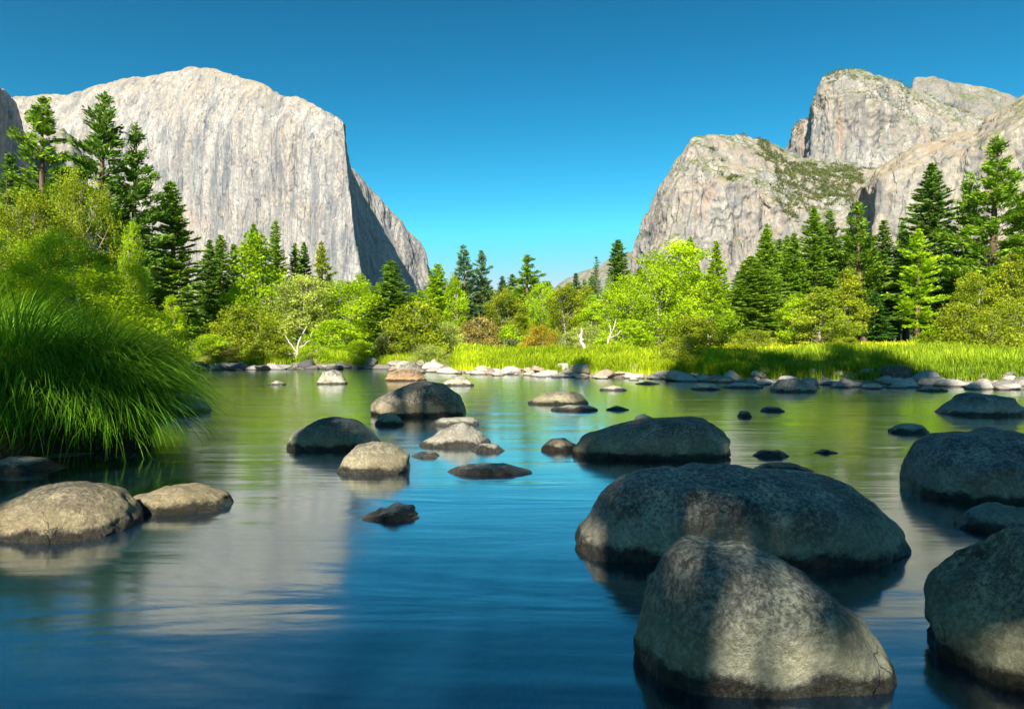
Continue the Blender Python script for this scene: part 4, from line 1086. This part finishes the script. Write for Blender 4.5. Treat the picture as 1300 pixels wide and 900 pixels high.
r = np.random.default_rng(91)
def bank_grass(name, label, n, x0, x1, d0, d1, h0, h1, col, wid, power=1.0):
    x = r.uniform(x0, x1, n)
    off = d0 + (d1 - d0) * r.uniform(0, 1, n) ** power
    y = shore_y(x) + off
    q = fbm(np.stack([x * .5, y * .5, x * 0], 1), 3, 91)
    k = q > -0.35
    x, y, q = x[k], y[k], q[k]
    z = ground_z(x, y) - 0.03
    h = r.uniform(h0, h1, len(x)) * (0.85 + 0.5 * q)
    me = blades(name, np.stack([x, y, z], 1), h, r.uniform(0.1, 0.5, len(x)), r.uniform(0.6, 1.3, len(x)) * wid, 3, r, r.uniform(0.75, 1.25, len(x)) * (1 + 0.7 * q))
    o = link(name, me)
    o.color = C(*col)
    tag(o, label, "grass", kind="stuff")
bank_grass("tall_grass", "tall lit yellow green grass on the middle far bank", 42000, -3.2, 8.5, 0.6, 9, 0.45, 0.88, (0.24, 0.32, 0.012), 0.035, 1.4)
bank_grass("bank_grass", "tall green grass on the right far bank", 44000, 8.0, 26, 0.6, 11, 0.36, 0.70, (0.17, 0.25, 0.014), 0.032, 1.3)
bank_grass("meadow_grass", "sunlit meadow grass before the right grove", 45000, 6, 60, 8, 45, 0.30, 0.55, (0.30, 0.34, 0.012), 0.06, 1.0)
bank_grass("shore_grass", "green grass along the left far shore", 22000, -17, -4, 0.8, 9, 0.3, 0.75, (0.22, 0.30, 0.014), 0.035, 1.3)

# sedge tussocks on the left bank
def tussock(label, px, ybase, d, rad, mound, n, lmin, lmax, col, seed, wid=0.009, spread=0.9):
    r = np.random.default_rng(seed)
    x0 = PX(px, d); z0 = max(0.0, float(ground_z(x0, d)[0]) * 0.6)
    e = link("sedge_tussock", None, None, (x0, d, z0))
    e.empty_display_size = 0.3
    # root mound
    nv, nf = ico(4)
    mv = nv * np.array([rad * 0.80, rad * 0.70, mound]) * (1 + 0.15 * fbm(nv * 2.5, 3, seed))[:, None]
    mo = link("root_mound", mesh_np("root_mound", mv, nf, True, M_SOIL), e)
    az = r.uniform(0, 6.28, n)
    rr = np.sqrt(r.uniform(0, 1, n))
    outv = np.stack([np.cos(az), np.sin(az)], 1)
    root = np.zeros((n, 3))
    root[:, 0] = outv[:, 0] * rr * rad * 0.8; root[:, 1] = outv[:, 1] * rr * rad * 0.7
    root[:, 2] = mound * np.sqrt(np.maximum(0, 1 - rr ** 2)) * 0.92
    L = r.uniform(lmin, lmax, n)
    el = np.radians(r.uniform(48, 88, n)) * (1 - 0.35 * rr)
    tw = r.normal(0, 0.45, n)
    dz = az + tw
    d0 = np.stack([np.cos(dz) * np.cos(el), np.sin(dz) * np.cos(el), np.sin(el)], 1)
    seg = 8
    P = np.zeros((n, seg + 1, 3)); P[:, 0] = root
    v = d0.copy()
    bend = r.uniform(0.16, 0.36, n) * spread
    for k in range(seg):
        P[:, k + 1] = P[:, k] + v * (L / seg)[:, None]
        v = v + np.array([0, 0, -1.0]) * (bend * (0.55 + 0.16 * k))[:, None] + np.stack([np.cos(dz), np.sin(dz), np.zeros(n)], 1) * 0.02
        v /= np.linalg.norm(v, axis=1)[:, None]
    P[:, :, 2] = np.maximum(P[:, :, 2], -z0 + 0.0 + 0.02 * np.arange(seg + 1)[None, ::-1] * 0.2)
    side = np.stack([-np.sin(dz + r.normal(0, .5, n)), np.cos(dz), np.zeros(n)], 1)
    tt = np.where(r.random(n) < 0.05, 1.5, r.uniform(0.6, 1.3, n))
    me = strip("blades", P, side, r.uniform(0.6, 1.4, n) * wid, np.linspace(0, 1, seg + 1), M_GRASS, tt)
    b = link("blades", me, e)
    b.color = C(*col)
    tag(e, label, "sedge", "sedge tussocks on the left bank")
M_SOIL = mat_bark("tussock_soil", C(0.05, 0.04, 0.02), C(0.02, 0.02, 0.01))
SG = (0.10, 0.235, 0.016)
tussock("large dark green sedge tussock at the left edge draping to the water", 15, 575, 8.0, 1.15, 0.75, 7000, 0.85, 1.5, SG, 401, 0.012)
tussock("dark green sedge tussock in front arching over the river", 112, 578, 8.3, 0.80, 0.70, 7000, 0.85, 1.50, SG, 402, 0.012)
tussock("sunlit yellow green sedge tussock behind the dark ones", 100, 560, 10.2, 1.2, 1.05, 8000, 0.8, 1.25, (0.15, 0.245, 0.010), 403, 0.011)
tussock("green sedge tussock behind at far left", -30, 560, 10.0, 1.2, 0.95, 7000, 0.8, 1.25, (0.12, 0.23, 0.012), 404, 0.011)

# ------------------------------------------------------------------ thin blue air over the valley
hz = bpy.data.materials.new("valley_air")
hz.use_nodes = True
ht = hz.node_tree
ht.nodes.clear()
ho = ht.nodes.new("ShaderNodeOutputMaterial")
hv = ht.nodes.new("ShaderNodeVolumePrincipled")
hv.inputs["Color"].default_value = C(0.30, 0.66, 1.0)
hv.inputs["Density"].default_value = 0.000022
hv.inputs["Anisotropy"].default_value = 0.2
ht.links.new(hv.outputs[0], ho.inputs["Volume"])
bm = bmesh.new()
bmesh.ops.create_cube(bm, size=1)
me = bpy.data.meshes.new("haze")
bm.to_mesh(me); bm.free()
me.materials.append(hz)
o = link("haze", me)
o.scale = (18200, 13000, 1200)
o.location = (0, 5560, 570)
tag(o, "thin blue air over the whole valley", "haze", kind="stuff")
